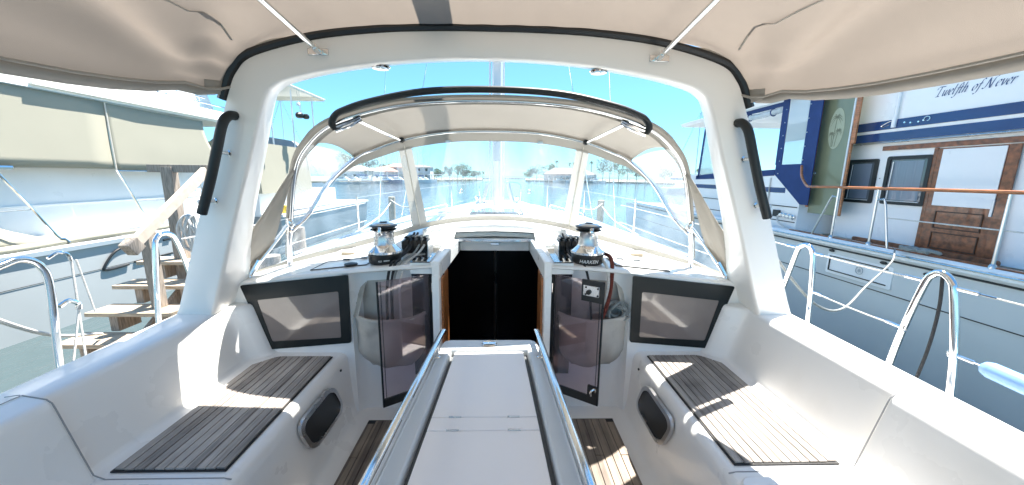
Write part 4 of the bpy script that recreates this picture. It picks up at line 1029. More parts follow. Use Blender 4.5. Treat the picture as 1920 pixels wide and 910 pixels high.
# ================================================================== TRAWLER ON THE RIGHT
W_ = thing('trawler_yacht', 'white trawler yacht with navy stripes, teak rail and varnished door on the right', 'trawler')
X = 5.2
side('hull', hullp, [(X, -1.04), (X+.03, -1.5), (X+.10, -2.0), (X+.22, -2.9), (X+4.0, -2.9), (X+4.4, -1.04)], -4, 15, W_, 8)
side('boot_stripe', navyp, [(X+.145, -2.50), (X+.150, -2.55), (X+.20, -2.66), (X+.3, -2.66), (X+.25, -2.50)], -4, 15, W_)
m = MB(); m.box(X+.022, X+.034, -4, 14, -1.515, -1.505); m.build('hull_seam', rubber, W_, smooth=0)
side('rub_rail', whitep, [(X-.02, -.90), (X-.05, -.93), (X-.05, -1.0), (X-.01, -1.045), (X+.10, -1.045), (X+.10, -.90)], -4, 14, W_, bevel=.004)
m = MB(); m.tube([(X-.055, -4, -.955), (X-.055, 14, -.955)], .014, 8); m.build('rail_strip', steel, W_)
m = MB(); m.tube([(X-.02, -4, -1.05), (X-.02, 14, -1.05)], .012, 6); m.build('rail_shadow_gap', rubber, W_)
side('side_deck', whitep, [(X+.08, -.97), (X+.08, -1.03), (X+1.2, -1.03), (X+1.2, -.97)], -4, 14, W_)
m = MB(); m.box(X+.0, X+.075, -4, 6.3, -.90, -.885); m.build('caprail', doorwood, W_, smooth=0)
# cabin side with fly moulding
side('cabin_side', whitep, [(5.93, -.98), (5.90, -.3), (5.90, .56), (9.0, .56), (9.0, -.98)], -4, 6.25, W_, smooth=30)
side('flybridge_side', whitep, [(5.86, .53), (5.84, .60), (5.87, 1.6), (6.0, 2.4), (9.0, 2.4), (9.0, .53)], -4, 6.12, W_, smooth=30)
for (z0, z1) in ((.745, .875), (.575, .700)):
    m = MB(); m.hexa([(5.83, -4, z0), (5.86, -4, z0), (5.86, -4, z1), (5.83, -4, z1)], [(5.83, 6.13, z0), (5.86, 6.13, z0), (5.86, 6.13, z1), (5.83, 6.13, z1)]); m.build('navy_stripe', navyp, W_, smooth=0)
m = MB(); m.tube([(5.83, -4, .553), (5.83, 6.1, .553)], .016, 8); m.build('drip_rail', steel_d, W_)
def wallbox(name, y0, y1, z0, z1, x, th, m_, par=W_, bev=.003):
    m = MB(); m.box(x-th, x, y0, y1, z0, z1); return m.build(name, m_, par, smooth=0, bevel=bev)
# windows
for (y0, y1, z0, z1) in ((5.60, 6.10, -.37, .32), (4.88, 5.47, -.36, .345)):
    m = MB(); yc, zc2 = (y0+y1)/2, (z0+z1)/2; o1 = rrect(yc, zc2, y1-y0, z1-z0, .03, 3); i1 = rrect(yc, zc2, y1-y0-.10, z1-z0-.10, .02, 3)
    m.grid([[(5.90, a, b_) for a, b_ in o1], [(5.875, a, b_) for a, b_ in o1], [(5.875, a, b_) for a, b_ in i1], [(5.893, a, b_) for a, b_ in i1]], wrap=True)
    f_ = m.build('saloon_window', rubber, W_, smooth=30)
    m = MB(); m.f([m.v((5.892, a, b_)) for a, b_ in i1]); m.build('pane', winglass, f_, smooth=0)
    m = MB(); rows = []
    for k in range(40):
        y = y0+.10+(y1-y0-.20)*k/39; dx_ = .0005*math.sin(k*.9+math.sin(k*.6)*2); rows.append([(5.8905-dx_, y, z0+.07), (5.8905-dx_, y, z1-.07)])
    m.grid(rows); m.build('curtain', mat('window_curtain', (.16, .20, .26), .3, coat=1), f_, smooth=0)
    m = MB(); m.tube([(5.872, y1-.09, z0+.06), (5.872, y1-.10, z1-.08)], .006, 6); m.tube([(5.872, y0+.06, z0+.05), (5.872, y1-.06, z0+.05)], .005, 6); m.build('window_track', alu, f_)
for (y, z) in ((5.55, .02), (4.84, .05), (4.83, -.22)):
    m = MB(); m.lathe([(.010, 0), (.008, .006)], (5.90, y, z), 8, axis=(-1, 0, 0)); m.build('snap', steel_d, W_)
# door
dr = wallbox('wooden_door', 4.06, 4.84, -.955, .42, 5.90, .018, doorwood)
wallbox('white_panel', 4.15, 4.775, -.33, .405, 5.882, .012, whitep, dr)
wallbox('door_stile', 4.03, 4.13, -.955, .42, 5.88, .02, doorwood, dr)
for (y0, y1, z0, z1) in ((4.22, 4.72, -.63, -.40), (4.22, 4.72, -.90, -.68)):
    m = MB()
    for (a0, a1, b0, b1) in ((y0, y1, z0, z0+.014), (y0, y1, z1-.014, z1), (y0, y0+.014, z0+.014, z1-.014), (y1-.014, y1, z0+.014, z1-.014)): m.box(5.872, 5.882, a0, a1, b0, b1)
    m.build('panel_moulding', mat('dark_moulding', (.06, .025, .012), .4), dr, smooth=0, bevel=.002)
wallbox('door_handle', 4.135, 4.16, -.42, -.22, 5.87, .02, alu, dr)
wallbox('header_trim', -2, 5.56, .435, .50, 5.89, .025, doorwood)
wallbox('door_post', 4.84, 4.885, -.95, .43, 5.90, .02, doorwood)
m = MB(); m.poly([(5.70, a, b_) for a, b_ in rrect(4.72, -.925, 1.75, .07, .03, 4)], (-1, 0, 0), .03)
m.build('teak_step', doorwood, W_, smooth=30)
# wing door with etched palm
wd = wallbox('wing_door', 5.90, 6.46, -.60, 1.75, 5.63, .012, olive)
wallbox('wood_edge', 6.462, 6.53, -.50, 1.75, 5.64, .03, varn, wd)
m = MB(); m.box(5.62, 5.63, 5.872, 5.898, -.60, 1.75); m.build('long_hinge', alu, wd, smooth=0)
wallbox('wood_edge', 5.80, 5.87, .56, 1.75, 5.66, .03, varn, wd); wallbox('wood_edge', 5.84, 5.87, -.6, .56, 5.66, .03, varn, wd)
m = MB(); m.f([m.v((5.615, 6.14+.14*math.cos(t), .83+.33*math.sin(t))) for t in [k*PI/20 for k in range(40)]]); ov = m.build('etched_oval', etch, wd, smooth=0)
m = MB()
def flatpoly(pts, x=5.613): m.f([m.v((x, a, b_)) for a, b_ in pts])
for (yb, yt, zt, L_) in ((6.17, 6.15, 1.02, .11), (6.13, 6.09, .80, .07), (6.19, 6.21, .76, .06)):
    n_ = 8
    for k in range(n_):
        u0, u1 = k/n_, (k+1)/n_; f0, f1 = yb+(yt-yb)*u0**1.5, yb+(yt-yb)*u1**1.5
        flatpoly([(f0-.007, .54+(zt-.54)*u0), (f0+.007, .54+(zt-.54)*u0), (f1+.005, .54+(zt-.54)*u1), (f1-.005, .54+(zt-.54)*u1)])
    for k in range(9):
        a = PI*(-.12+1.24*k/8); pts_ = [(yt+L_*u*math.cos(a), zt+L_*1.3*u*math.sin(a)-.9*L_*u*u) for u in (0, .35, .7, 1)]
        for q in range(3):
            (a0, b0), (a1, b1) = pts_[q], pts_[q+1]; w0, w1 = .006*(1-q/3.2)+.003, .006*(1-(q+1)/3.2)+.001
            flatpoly([(a0, b0-w0*1.6), (a0, b0+w0), (a1, b1+w1), (a1, b1-w1*1.6)], 5.6125-.0003*k)
m.build('etched_palm', etch_d, ov, smooth=0)
m = MB(); m.lathe([(.03, 0), (.03, .006), (.018, .01), (.018, .05), (.028, .055), (.028, .075)], (5.617, 6.42, .10), 14, axis=(-1, 0, 0)); m.build('door_knob', steel, wd)
# blue enclosure
EX = 5.5
def cloth(name, pts, x=EX, m_=navy, th=.015): 
    m = MB(); m.poly([(x, a, b_) for a, b_ in pts], (-1, 0, 0), th); return m.build(name, m_, W_, smooth=0)
cloth('navy_canvas_panel', [(6.33, 1.6), (6.33, -.46), (6.50, -.46), (7.22, .08), (7.22, .27), (6.60, .27), (6.60, 1.6)])
cloth('navy_canvas_panel', [(7.08, 1.6), (7.08, .27), (7.24, .27), (7.24, 1.6)])
cloth('navy_canvas_panel', [(7.24, .18), (7.24, .06), (9.3, -.02), (9.3, .10)])
cloth('navy_canvas_panel', [(7.24, 1.46), (7.24, 1.38), (9.9, 1.38), (9.9, 1.46)])
cloth('navy_canvas_panel', [(8.62, 1.4), (8.62, .1), (8.75, .1), (8.75, 1.4)])
cloth('navy_canvas_panel', [(9.9, 1.4), (10.05, .0), (10.13, .0), (9.98, 1.4)])
cloth('navy_canvas_panel', [(9.3, .12), (9.3, -.02), (10.2, -.04), (10.2, .06)])
MATS['clear_enclosure'] = clear_mat('clear_enclosure', (.9, .93, .95), .35, (.8, .85, .88), gloss=.06, rough=.1)
cloth('clear_panel', [(6.59, 1.6), (6.59, .27), (7.08, .27), (7.08, 1.6)], EX-.004, MATS['clear_enclosure'], .004)
cloth('clear_panel', [(8.75, 1.38), (8.75, .1), (10.05, .05), (9.95, 1.38)], EX-.004, MATS['clear_enclosure'], .004)
m = MB(); m.tube(cr([(EX, 7.24, 1.32), (EX, 7.9, 1.30), (EX, 8.62, 1.32)], 4), .06, 10); m.build('rolled_vinyl', MATS['clear_enclosure'], W_)
for y in (7.5, 8.2):
    m = MB(); m.tube([(EX+.065*math.cos(t), y, 1.31+.07*math.sin(t)) for t in [k*PI/6 for k in range(12)]], .012, 6, closed=True); m.build('roll_strap', navy, W_)
side('hardtop', whitep, [(5.35, 1.46), (5.30, 1.54), (5.6, 1.62), (8.9, 1.62), (8.9, 1.46)], 6.3, 11, W_, bevel=.01)
m = MB(); m.box(7.9, 7.92, 7.0, 10.3, 1.0, 1.46); m.build('far_curtain', creamc, W_, smooth=0)
for (y) in (6.60, 7.16, 8.68, 10.0):
    for k in range(6):
        m = MB(); m.lathe([(.012, 0), (.010, .008)], (EX-.016, y-.03, .1+.24*k), 8, axis=(-1, 0, 0)); m.build('snap', steel_d, W_)
side('aft_house', whitep, [(5.48, -1.0), (5.50, -.5), (5.50, .10), (8.8, .10), (8.8, -1.0)], 6.52, 10.6, W_, smooth=30)
wallbox('navy_stripe', 6.9, 10.6, -.27, -.17, 5.50, .006, navyp)
for (z) in (-.52, -.80):
    m = MB(); m.box(5.48, 5.492, 6.55, 10.6, z-.008, z+.008); m.build('house_seam', rubber, W_, smooth=0)
m = MB(); m.box(5.47, 5.496, 7.30, 7.31, -.5, .02); m.build('hinge_line', steel_d, W_, smooth=0)
m = MB(); m.box(5.44, 5.485, 6.92, 7.08, -.73, -.60); m.build('outlet_box', black, W_, smooth=0, bevel=.01)
for k in range(4):
    m = MB(); m.lathe([(.045, 0), (.045, .02), (.03, .03), (.03, .06)], (5.48, 6.86-.09*k, -.68-.008*k), 14, axis=(-1, 0, 0)); m.build('shore_power_inlet', steel, W_)
m = MB(); m.tube(cr([(5.42, 6.9, -.70), (5.40, 6.85, -.82), (5.38, 6.6, -.90), (5.35, 6.2, -.93)], 5), .016, 7); m.build('power_cord', rope_w, W_)
m = MB(); m.box(5.465, 5.49, 8.55, 8.72, -.72, -.58); m.build('vent_frame', steel_d, W_, bevel=.004)
# teak hand rail, stanchions
m = MB(); m.tube(cr([(5.42, 6.50, .23), (5.35, 6.38, .05), (5.27, 6.16, -.10), (5.21, 5.98, -.125), (5.2, 5.6, -.12), (5.2, 3.5, -.11), (5.2, 0, -.10), (5.2, -4, -.10)], 4), .021, 10); m.build('teak_hand_rail', varn, W_)
for y in (5.46, 4.87, 3.56, 2.2):
    m = MB(); m.tube([(5.2, y, -.13), (5.2, y, -.90)], .0165, 10); m.lathe([(.035, 0), (.03, .03), (.018, .05)], (5.2, y, -.905), 12); st = m.build('rail_stanchion', steel_d, W_)
for (ya, yb) in ((5.46, 5.82), (4.87, 4.62)):
    s_ = 1 if yb > ya else -1
    m = MB(); m.tube(cr([(5.2, ya, -.27), (5.2, ya+s_*.07, -.265), (5.2, ya+s_*.12, -.31), (5.2, yb, -.90)], 5), .013, 8); m.build('stanchion_brace', steel_d, W_)
m = MB(); m.tube([(5.2, 4.68, -.50), (5.2, -4, -.50)], .008, 6); m.build('lifeline', rope_w, W_)
m = MB(); m.tube([(5.82, 5.42, .78), (5.80, 5.40, 1.9)], .022, 8); m.lathe([(.03, -.04), (.03, .1)], (5.82, 5.42, .80), 12); m.build('antenna_mount', whitep, W_)
m = MB(); rr = [(5.75+.0, 5.40-.028*k, .80+.0*k) for k in range(1)]
m.tube(cr([(5.823, 5.42, .862), (5.823, 5.50, .85), (5.823, 5.60, .80), (5.823, 5.58, .785), (5.823, 5.48, .81)], 6), .004, 5)
for (y, z) in ((5.28, .815), (5.20, .80), (5.10, .80), (5.04, .81)): m.lathe([(.016, 0), (.012, .012)], (5.83, y, z), 10, axis=(-1, 0, 0))
m.tube([(5.823, 5.00+.035*math.cos(t), .825+.03*math.sin(t)) for t in [k*PI/7 for k in range(11)]], .006, 5)
m.build('chrome_badge', steel, W_)
for y in (3.95,):
    m = MB(); m.lathe([(.03, 0), (.03, .02)], (5.83, y, .80), 14, axis=(-1, 0, 0)); m.build('round_light', alu, W_)
# name board on the hull, fairleads
m = MB()
y0, y1, z0, z1 = 4.55, 5.42, -1.40, -1.17
for (a0, a1, b0, b1) in ((y0, y1, z0, z0+.012), (y0, y1, z1-.012, z1), (y1-.012, y1, z0+.012, z1-.012)): m.box(X-.008, X+.02, a0, a1, b0, b1)
m.build('hull_recess_line', rubber, W_, smooth=0)
m = MB(); m.poly([(X+.022, a, b_) for a, b_ in rrect(4.98, -1.29, .98, .31, .02, 3)], (-1, 0, 0), .016); m.build('hull_recess_panel', whitep, W_, smooth=0, bevel=.004)
m = MB(); m.tube([(X-.0, 4.93+.052*math.cos(t), -1.29+.052*math.sin(t)) for t in [k*PI/12 for k in range(24)]], .004, 5, closed=True)
for k in range(8):
    t = k*PI/4; m.f([m.v((X-.001, 4.93+r_*math.cos(t+d_), -1.29+r_*math.sin(t+d_))) for r_, d_ in ((.0, 0), (.016, .35), (.044, 0), (.016, -.35))])
m.build('star_emblem', mat('emblem_grey', (.35, .40, .44), .3, metal=.5), W_, smooth=0)
for (y, z) in ((5.40, -1.09), (4.62, -1.10), (4.10, -1.12)):
    m = MB(); m.lathe([(.05, 0), (.042, .012), (.02, .014)], (X-.005, y, z), 14, axis=(-1, 0, 0)); o = m.build('fairlead', black, W_)
    for v_ in o.data.vertices: v_.co.z = z+(v_.co.z-z)*.45
m = MB(); m.lathe([(.05, 0), (.04, .01)], (X+.03, 3.42, -1.22), 14, axis=(-1, 0, 0)); m.build('hull_vent', navyp, W_)
# calligraphic name
GL = {
 'T': (1.02, [[(-.12, 1.25), (-.02, 1.6), (.2, 1.72), (1.0, 1.66), (1.12, 1.72)], [(.52, 1.68), (.46, .9), (.42, .05)], [(.12, -.02), (.42, .03), (.72, .0)]]),
 'w': (.98, [[(-.05, .9), (.08, 1.0), (.1, .5), (.15, .08), (.3, .02), (.46, .35), (.5, .95)], [(.5, .95), (.5, .2), (.62, .0), (.82, .3), (.9, .95), (.84, 1.02)]]),
 'e': (.56, [[(.06, .45), (.42, .66), (.42, .92), (.28, 1.0), (.08, .75), (.04, .3), (.2, .0), (.5, .22)]]),
 'l': (.36, [[(.12, 1.7), (.08, .9), (.08, .15), (.2, .0), (.34, .15)]]),
 'f': (.42, [[(.62, 1.55), (.48, 1.72), (.3, 1.5), (.22, .6), (.14, -.35), (-.04, -.62), (-.22, -.52)], [(.0, .95), (.46, .98)]]),
 't': (.46, [[(.2, 1.45), (.14, .7), (.14, .12), (.26, .0), (.42, .15)], [(-.04, .95), (.42, .98)]]),
 'h': (.74, [[(.12, 1.7), (.08, .9), (.04, .0)], [(.07, .55), (.3, .98), (.48, .85), (.46, .2), (.54, .0), (.7, .15)]]),
 'o': (.64, [[(.32, 1.0), (.08, .7), (.06, .25), (.24, .0), (.5, .3), (.52, .8), (.32, 1.0)]]),
 'N': (1.35, [[(-.3, .12), (-.12, .0), (.08, .25), (.2, 1.62)], [(.2, 1.62), (.45, .8), (.7, .05), (.95, .05), (1.15, .2)], [(.78, .1), (.86, 1.2), (1.0, 1.6), (1.25, 1.68)]]),
 'v': (.62, [[(-.02, .9), (.08, 1.0), (.14, .5), (.24, .03), (.45, .4), (.52, .95)]]),
 'r': (.5, [[(.1, 1.0), (.06, .5), (.04, .0)], [(.07, .5), (.28, .95), (.46, .9)]]),
 ' ': (.5, [])}
def calligraphy(txt, u, org):
    """flat-pen lettering read from the -X side; org = (y, z) of the start, u = x-height"""
    m = MB(); cx = 0; nib = Vector((.070, .062)); layer = 0
    for ch in txt:
        adv, strokes = GL[ch]
        for s_ in strokes:
            pts = cr([(a, b_, 0) for a, b_ in s_], 5); layer += 1
            for p, q in zip(pts, pts[1:]):
                c = [Vector((p.x, p.y))-nib, Vector((p.x, p.y))+nib, Vector((q.x, q.y))+nib, Vector((q.x, q.y))-nib]
                vs = [m.v((5.84+.03*(org[1]+a.y*u-.6)-.004-.0002*layer, org[0]-(cx+a.x+.30*a.y)*u, org[1]+a.y*u)) for a in c]
                m.f(vs)
        cx += adv+.07
    return m
cy_ = 4.99
for word in ('Twelfth', 'of', 'Never'):
    calligraphy(word, .069, (cy_, 1.095)).build('name_lettering', ink, W_, smooth=0)
    cy_ -= (sum(GL[c][0]+.07 for c in word)+GL[' '][0]+.07)*.069
# mooring rope from the trawler rail to our stanchion
pts = []
for i in range(40):
    t = i*.8; pts.append((5.16+.05*math.sin(t*1.3), 4.32-.16*math.cos(t*.5)-.004*i, -.86+.03*abs(math.sin(t))))
rope('rope_bunch', pts, .018, rope_g, 'grey rope bunched round the trawler cap rail', n=3)
rope('mooring_rope', [(5.12, 4.45, -.88), (4.6, 4.0, -.94), (3.6, 3.3, -1.02), (2.8, 2.7, -1.02), (2.3, 2.4, -.88), (1.98, 2.35, -.60), (1.90, 2.6, -.30)], .009, rope_g, 'grey mooring rope sagging from the trawler to the right rail')
rope('hanging_rope', [(1.93, 1.44, -.40), (1.96, 1.45, -.55), (1.965, 1.46, -.75), (1.95, 1.48, -1.0)], .0065, rope_k, 'dark braided rope hanging inside the nearer right stanchion loop')
fm = MB(); a_, c_ = Vector((1.915, 1.235, -.705)), Vector((1.935, .86, -.735))
ax = (c_-a_); fm.lathe([(.012, -.01), (.025, 0), (.032, .02), (.034, .2), (.034, ax.length-.02), (.02, ax.length)], a_, 18, axis=ax.normalized())
fo = fm.build('rail_pad', fender_m, None, smooth=60); tag(fo, 'light blue foam pad wrapped round the lower right lifeline', 'rail pad')

# ================================================================== FAR SHORE
def land(name, pts, lab_=None):
    m = MB(); m.hexa([(p.x, p.y, -2.9) for p in pts], [(p.x, p.y, -2.1) for p in pts]); return struct(m.build(name, sandm, smooth=0))
Lp = [far_point(300, 95), far_point(640, 112), far_point(760, 140), far_point(905, 200), far_point(905, 320), far_point(0, 320)]
land('left_shore', Lp)
Rp = [far_point(985, 190), far_point(1120, 165), far_point(1260, 140), far_point(1700, 120), far_point(1900, 300), far_point(985, 320)]
land('right_shore', Rp)
m = MB()
for i in range(140):
    p = far_point(906+i*.56, 330+random.uniform(-3, 3)); r_ = random.uniform(.6, 1.3)
    m.lathe([(r_, -.3), (r_*.8, .5), (r_*.3, .9)], (p.x, p.y, -2.7), 6)
stuff(tag(m.build('breakwater', mat('breakwater_rock', (.22, .21, .20), .9, var=.3), smooth=0), 'low dark rock breakwater across the harbour mouth', 'breakwater'))
def crown(c, rx, rz, n, leaf, seedv, clumps=7):
    rnd = random.Random(seedv); m = MB()
    cl = [(Vector((rnd.uniform(-.75, .75)*rx, rnd.uniform(-.6, .6)*rx, rnd.uniform(-.5, .75)*rz)), rnd.uniform(.35, .62)) for _ in range(clumps)]
    for _ in range(n):
        ce, cs = rnd.choice(cl)
        d = Vector((rnd.gauss(0, 1), rnd.gauss(0, 1), rnd.gauss(0, .8))).normalized()*rnd.uniform(.55, 1.0)
        p = Vector(c)+ce+Vector((d.x*rx*cs, d.y*rx*cs, d.z*rz*cs)); s_ = leaf*rnd.uniform(.6, 1.3)
        a = Vector((rnd.gauss(0, 1), rnd.gauss(0, 1), rnd.gauss(0, 1))).normalized(); b_ = a.orthogonal().normalized()
        m.f([m.v(p+a*s_), m.v(p+b_*s_*.7), m.v(p-a*s_), m.v(p-b_*s_*.7)])
    return m
def tree(px, Y_, h, rx, label, group, mi=0, seedv=1, pale=False):
    p = far_point(px, Y_, -2.1); t = thing('tree', label, 'tree', group)
    m = MB(); m.tube(cr([p, p+Vector((.1, 0, h*.3)), p+Vector((-.15, 0, h*.65))], 3), lambda u: .2*(1-u*.6), 7); m.build('trunk', barkm, t)
    m = MB()
    for k in range(4):
        a = k*1.7+seedv; m.tube([p+Vector((0, 0, h*(.3+.07*k))), p+Vector((math.cos(a)*rx*.6, math.sin(a)*rx*.6, h*(.62+.06*k)))], .07, 5)
    m.build('limbs', barkm, t)
    crown((p.x, p.y, p.z+h*.62), rx, h*.40, 620, .26, seedv).build('crown', leafm[mi], t, smooth=0)
def palm(px, Y_, h, label, seedv=1):
    rnd = random.Random(seedv); p = far_point(px, Y_, -2.1); t = thing('palm_tree', label, 'palm tree', 'palms on the far shore')
    top = p+Vector((rnd.uniform(-.3, .3), 0, h)); m = MB(); m.tube(cr([p, (p+top)/2+Vector((.12, 0, 0)), top], 4), lambda u: .19-.06*u, 7); m.build('trunk', barkm, t)
    m = MB()
    for k in range(22):
        a = rnd.uniform(0, 2*PI); el = rnd.uniform(-.5, 1.0); L_ = rnd.uniform(1.1, 1.6); d = Vector((math.cos(a), math.sin(a), 0)); s_ = Vector((-d.y, d.x, 0))
        q = [top+d*L_*u+Vector((0, 0, L_*(el*u-.9*u*u))) for u in (0, .3, .6, .85, 1)]
        for i in range(4):
            w0, w1 = .16*(1-i/4.5), .16*(1-(i+1)/4.5); m.f([m.v(q[i]-s_*w0), m.v(q[i]+s_*w0), m.v(q[i+1]+s_*w1), m.v(q[i+1]-s_*w1)])
    m.build('fronds', leafm[0], t, smooth=0)
TL = [(655, 128, 8.5, 4.2), (672, 134, 9.5, 4.6), (690, 140, 7.5, 4), (725, 150, 6.5, 3.2), (815, 175, 4.6, 3.2), (828, 180, 5.0, 3.5), (843, 185, 6.6, 2.4), (858, 188, 8.2, 4.6), (868, 190, 8.0, 3.8), (880, 192, 5.2, 3.6), (893, 195, 4.6, 2.4)]
names_ = ['broad hazy tree at the left end of the left far shore', 'tallest rounded tree above the houses on the left shore', 'dark tree behind the left pale house', 'tree right of the red roofed house on the left shore',
          'low tree right of the white dock, first of the middle row', 'low tree second in the middle row', 'narrow dark tree in the middle row', 'tallest broad tree of the middle row', 'tree leaning on the tallest of the middle row', 'low bushy tree right of the tallest middle one', 'last small tree before the harbour mouth on the left']
for i, ((px, yy, h, rx), nm) in enumerate(zip(TL, names_)): tree(px, yy, h, rx, nm, 'trees on the left far shore', i % 3, i+3)
TR = [(992, 196, 5.6, 3.4), (1006, 194, 6.8, 3.8), (1020, 190, 7.6, 4.0), (1034, 186, 8.2, 3.2), (1130, 168, 10.5, 3.6), (1143, 165, 11.0, 4.6), (1160, 160, 8.4, 4.2), (1176, 156, 7.2, 3.8), (1193, 152, 7.6, 3.8), (1210, 150, 7.0, 3.8), (1228, 146, 7.2, 4.0), (1246, 144, 6.4, 3.6), (1322, 138, 6.0, 4.0)]
names_ = ['low dark tree at the point right of the harbour mouth', 'dark rounded tree second from the harbour mouth', 'dark tree third from the harbour mouth', 'dark tree just left of the hip roofed house',
          'tall thin tree right of the hip roofed house', 'tallest spreading tree on the right shore', 'grey green tree right of the tallest one', 'pale trunked tree, first of the shoreline row', 'pale trunked tree, second of the shoreline row',
          'pale trunked tree, third of the shoreline row', 'pale trunked tree, fourth of the shoreline row', 'pale trunked tree at the right edge of the side window', 'dark low tree between the arch leg and sprayhood']
for i, ((px, yy, h, rx), nm) in enumerate(zip(TR, names_)): tree(px, yy, h, rx, nm, 'trees on the right far shore', (i+1) % 3, i+30)
for i, (px, yy, h, nm) in enumerate(((1044, 180, 9.6, 'leftmost palm above the hip roofed house'), (1067, 180, 8.6, 'thin palm behind the hip roofed house'), (1076, 178, 8.8, 'palm just left of the right window strip'), (1108, 172, 9.0, 'palm just right of the right window strip'), (905, 205, 4.4, 'small lone palm before the harbour mouth'), (770, 160, 6.0, 'palm above the white dock on the left shore'))):
    palm(px, yy, h, nm, i+1)
def house(px, Y_, w, dp, hh, rh, wm, rm, label):
    p = far_point(px, Y_, -2.1); t = thing('house', label, 'house', 'houses on the far shore')
    x0, x1, y0, y1, z = p.x-w/2, p.x+w/2, p.y, p.y+dp, p.z
    m = MB(); m.box(x0, x1, y0, y1, z, z+hh); m.build('wall', wallm[wm], t, smooth=0)
    m = MB(); e = .5; a = [m.v(q) for q in ((x0-e, y0-e, z+hh), (x1+e, y0-e, z+hh), (x1+e, y1+e, z+hh), (x0-e, y1+e, z+hh))]
    k = min(dp/2, w/2)*.95; b_ = [m.v(q) for q in ((x0+k, (y0+y1)/2, z+hh+rh), (x1-k, (y0+y1)/2, z+hh+rh))]
    m.f([a[0], a[1], b_[1], b_[0]]); m.f([a[2], a[3], b_[0], b_[1]]); m.f([a[1], a[2], b_[1]]); m.f([a[3], a[0], b_[0]]); m.f(a[::-1])
    m.build('roof', roofm[rm], t, smooth=0)
    n = max(2, int(w/2.6))
    for i in range(n):
        xc = x0+w*(i+.5)/n
        for zz_ in ([z+1.0] if hh < 4 else [z+1.0, z+3.6]):
            m = MB(); m.box(xc-.55, xc+.55, y0-.06, y0+.02, zz_, zz_+1.2); f_ = m.build('window', wallm[0], t, smooth=0)
            m = MB(); m.box(xc-.47, xc+.47, y0-.08, y0-.061, zz_+.08, zz_+1.12); m.build('pane', acryl, f_, smooth=0)
    m = MB(); m.box(x0+w*.2, x1-w*.2, y0-1.6, y0-.1, z+hh*.52, z+hh*.52+.15); m.build('veranda_roof', wallm[0], t, smooth=0)
house(648, 118, 9, 7, 3.0, 1.4, 0, 0, 'white low house at the left end of the left shore')
house(668, 122, 8, 7, 3.4, 1.6, 1, 2, 'cream house behind the marina docks, second from left')
house(692, 126, 8, 7, 3.0, 1.4, 0, 0, 'white house with grey roof in the middle of the left shore')
house(715, 130, 9, 7, 3.2, 1.8, 2, 1, 'pink walled house with red roof on the left shore')
house(742, 136, 9, 7, 4.8, 1.5, 1, 1, 'two storey cream house with red roof left of the window strip')
house(786, 150, 9, 7, 5.2, 1.0, 0, 0, 'two storey white house right of the left window strip')
house(1058, 172, 17, 9, 3.2, 3.0, 2, 0, 'long house with big grey hip roof on the right shore')
house(1098, 166, 10, 8, 3.0, 2.0, 0, 0, 'smaller grey roofed house behind the right window strip')
# moored boats along the shore
def small_boat(px, Y_, L_, label, mast=0, col=0, name='moored_boat'):
    p = far_point(px, Y_); t = thing(name, label, 'boat', 'boats moored along the far shore')
    m = MB(); rows = []
    for k in range(7):
        u = k/6; w = L_*.16*(1-u**3)*(.85 if u < .1 else 1)+.02
        rows.append([(p.x-L_/2+L_*u, p.y-w, p.z+.95+.25*u*u), (p.x-L_/2+L_*u, p.y-w*.7, p.z), (p.x-L_/2+L_*u, p.y+w*.7, p.z), (p.x-L_/2+L_*u, p.y+w, p.z+.95+.25*u*u)])
    m.grid(rows, wrap=True); m.f([m.v(q) for q in rows[0]]); m.build('hull', [whitep, navyp][col], t, smooth=30)
    m = MB(); m.hexa([(p.x-L_*.3, p.y-.8, p.z+1), (p.x+L_*.2, p.y-.7, p.z+1), (p.x+L_*.2, p.y+.7, p.z+1), (p.x-L_*.3, p.y+.8, p.z+1)], [(p.x-L_*.28, p.y-.7, p.z+1.9), (p.x+L_*.05, p.y-.6, p.z+1.9), (p.x+L_*.05, p.y+.6, p.z+1.9), (p.x-L_*.28, p.y+.7, p.z+1.9)]); m.build('cabin', whitep, t, smooth=0)
    m = MB(); m.box(p.x-L_*.25, p.x+L_*.02, p.y-.72, p.y+.72, p.z+1.4, p.z+1.65); m.build('cabin_window', acryl, t, smooth=0)
    if mast:
        m = MB(); m.tube([(p.x, p.y, p.z+1), (p.x, p.y, p.z+mast)], .07, 6); m.build('mast', alu, t)
        m = MB(); m.tube([(p.x, p.y, p.z+mast), (p.x+L_*.48, p.y, p.z+1.2)], .03, 4); m.tube([(p.x, p.y, p.z+mast), (p.x-L_*.48, p.y, p.z+1.2)], .03, 4); m.build('stays', steel_d, t)
        m = MB(); m.tube([(p.x, p.y, p.z+2.4), (p.x-L_*.4, p.y, p.z+2.4)], .14, 8); m.build('boom', navy, t)
for px, yy, L_, ms, c, nm in ((645, 104, 8, 0, 0, 'white motorboat at the left end of the marina'), (664, 107, 7, 0, 0, 'small white motorboat second from the left'), (690, 110, 8, 13, 0, 'sailing boat with thin mast left of the navy one'),
                              (726, 112, 9, 15, 1, 'navy hulled sailing boat off the left shore'), (747, 116, 8, 13, 0, 'white sailing boat beside the left window strip'), (700, 111, 6, 0, 0, 'white dinghy between the sailing boats'),
                              (784, 126, 10, 14, 0, 'white sailing boat just right of the left window strip'), (795, 130, 9, 12, 0, 'white sailing boat off the white dock'), (1052, 160, 7, 0, 0, 'white motorboat below the hip roofed house'),
                              (1078, 157, 8, 0, 0, 'white motorboat left of the right window strip'), (1118, 152, 8, 0, 0, 'white motorboat right of the right window strip'), (540, 60, 11, 14, 0, 'sailing boat behind the left arch leg'), (1303, 60, 10, 13, 0, 'sailing boat seen between sprayhood and right arch leg')):
    small_boat(px, yy, L_, nm, ms, c)
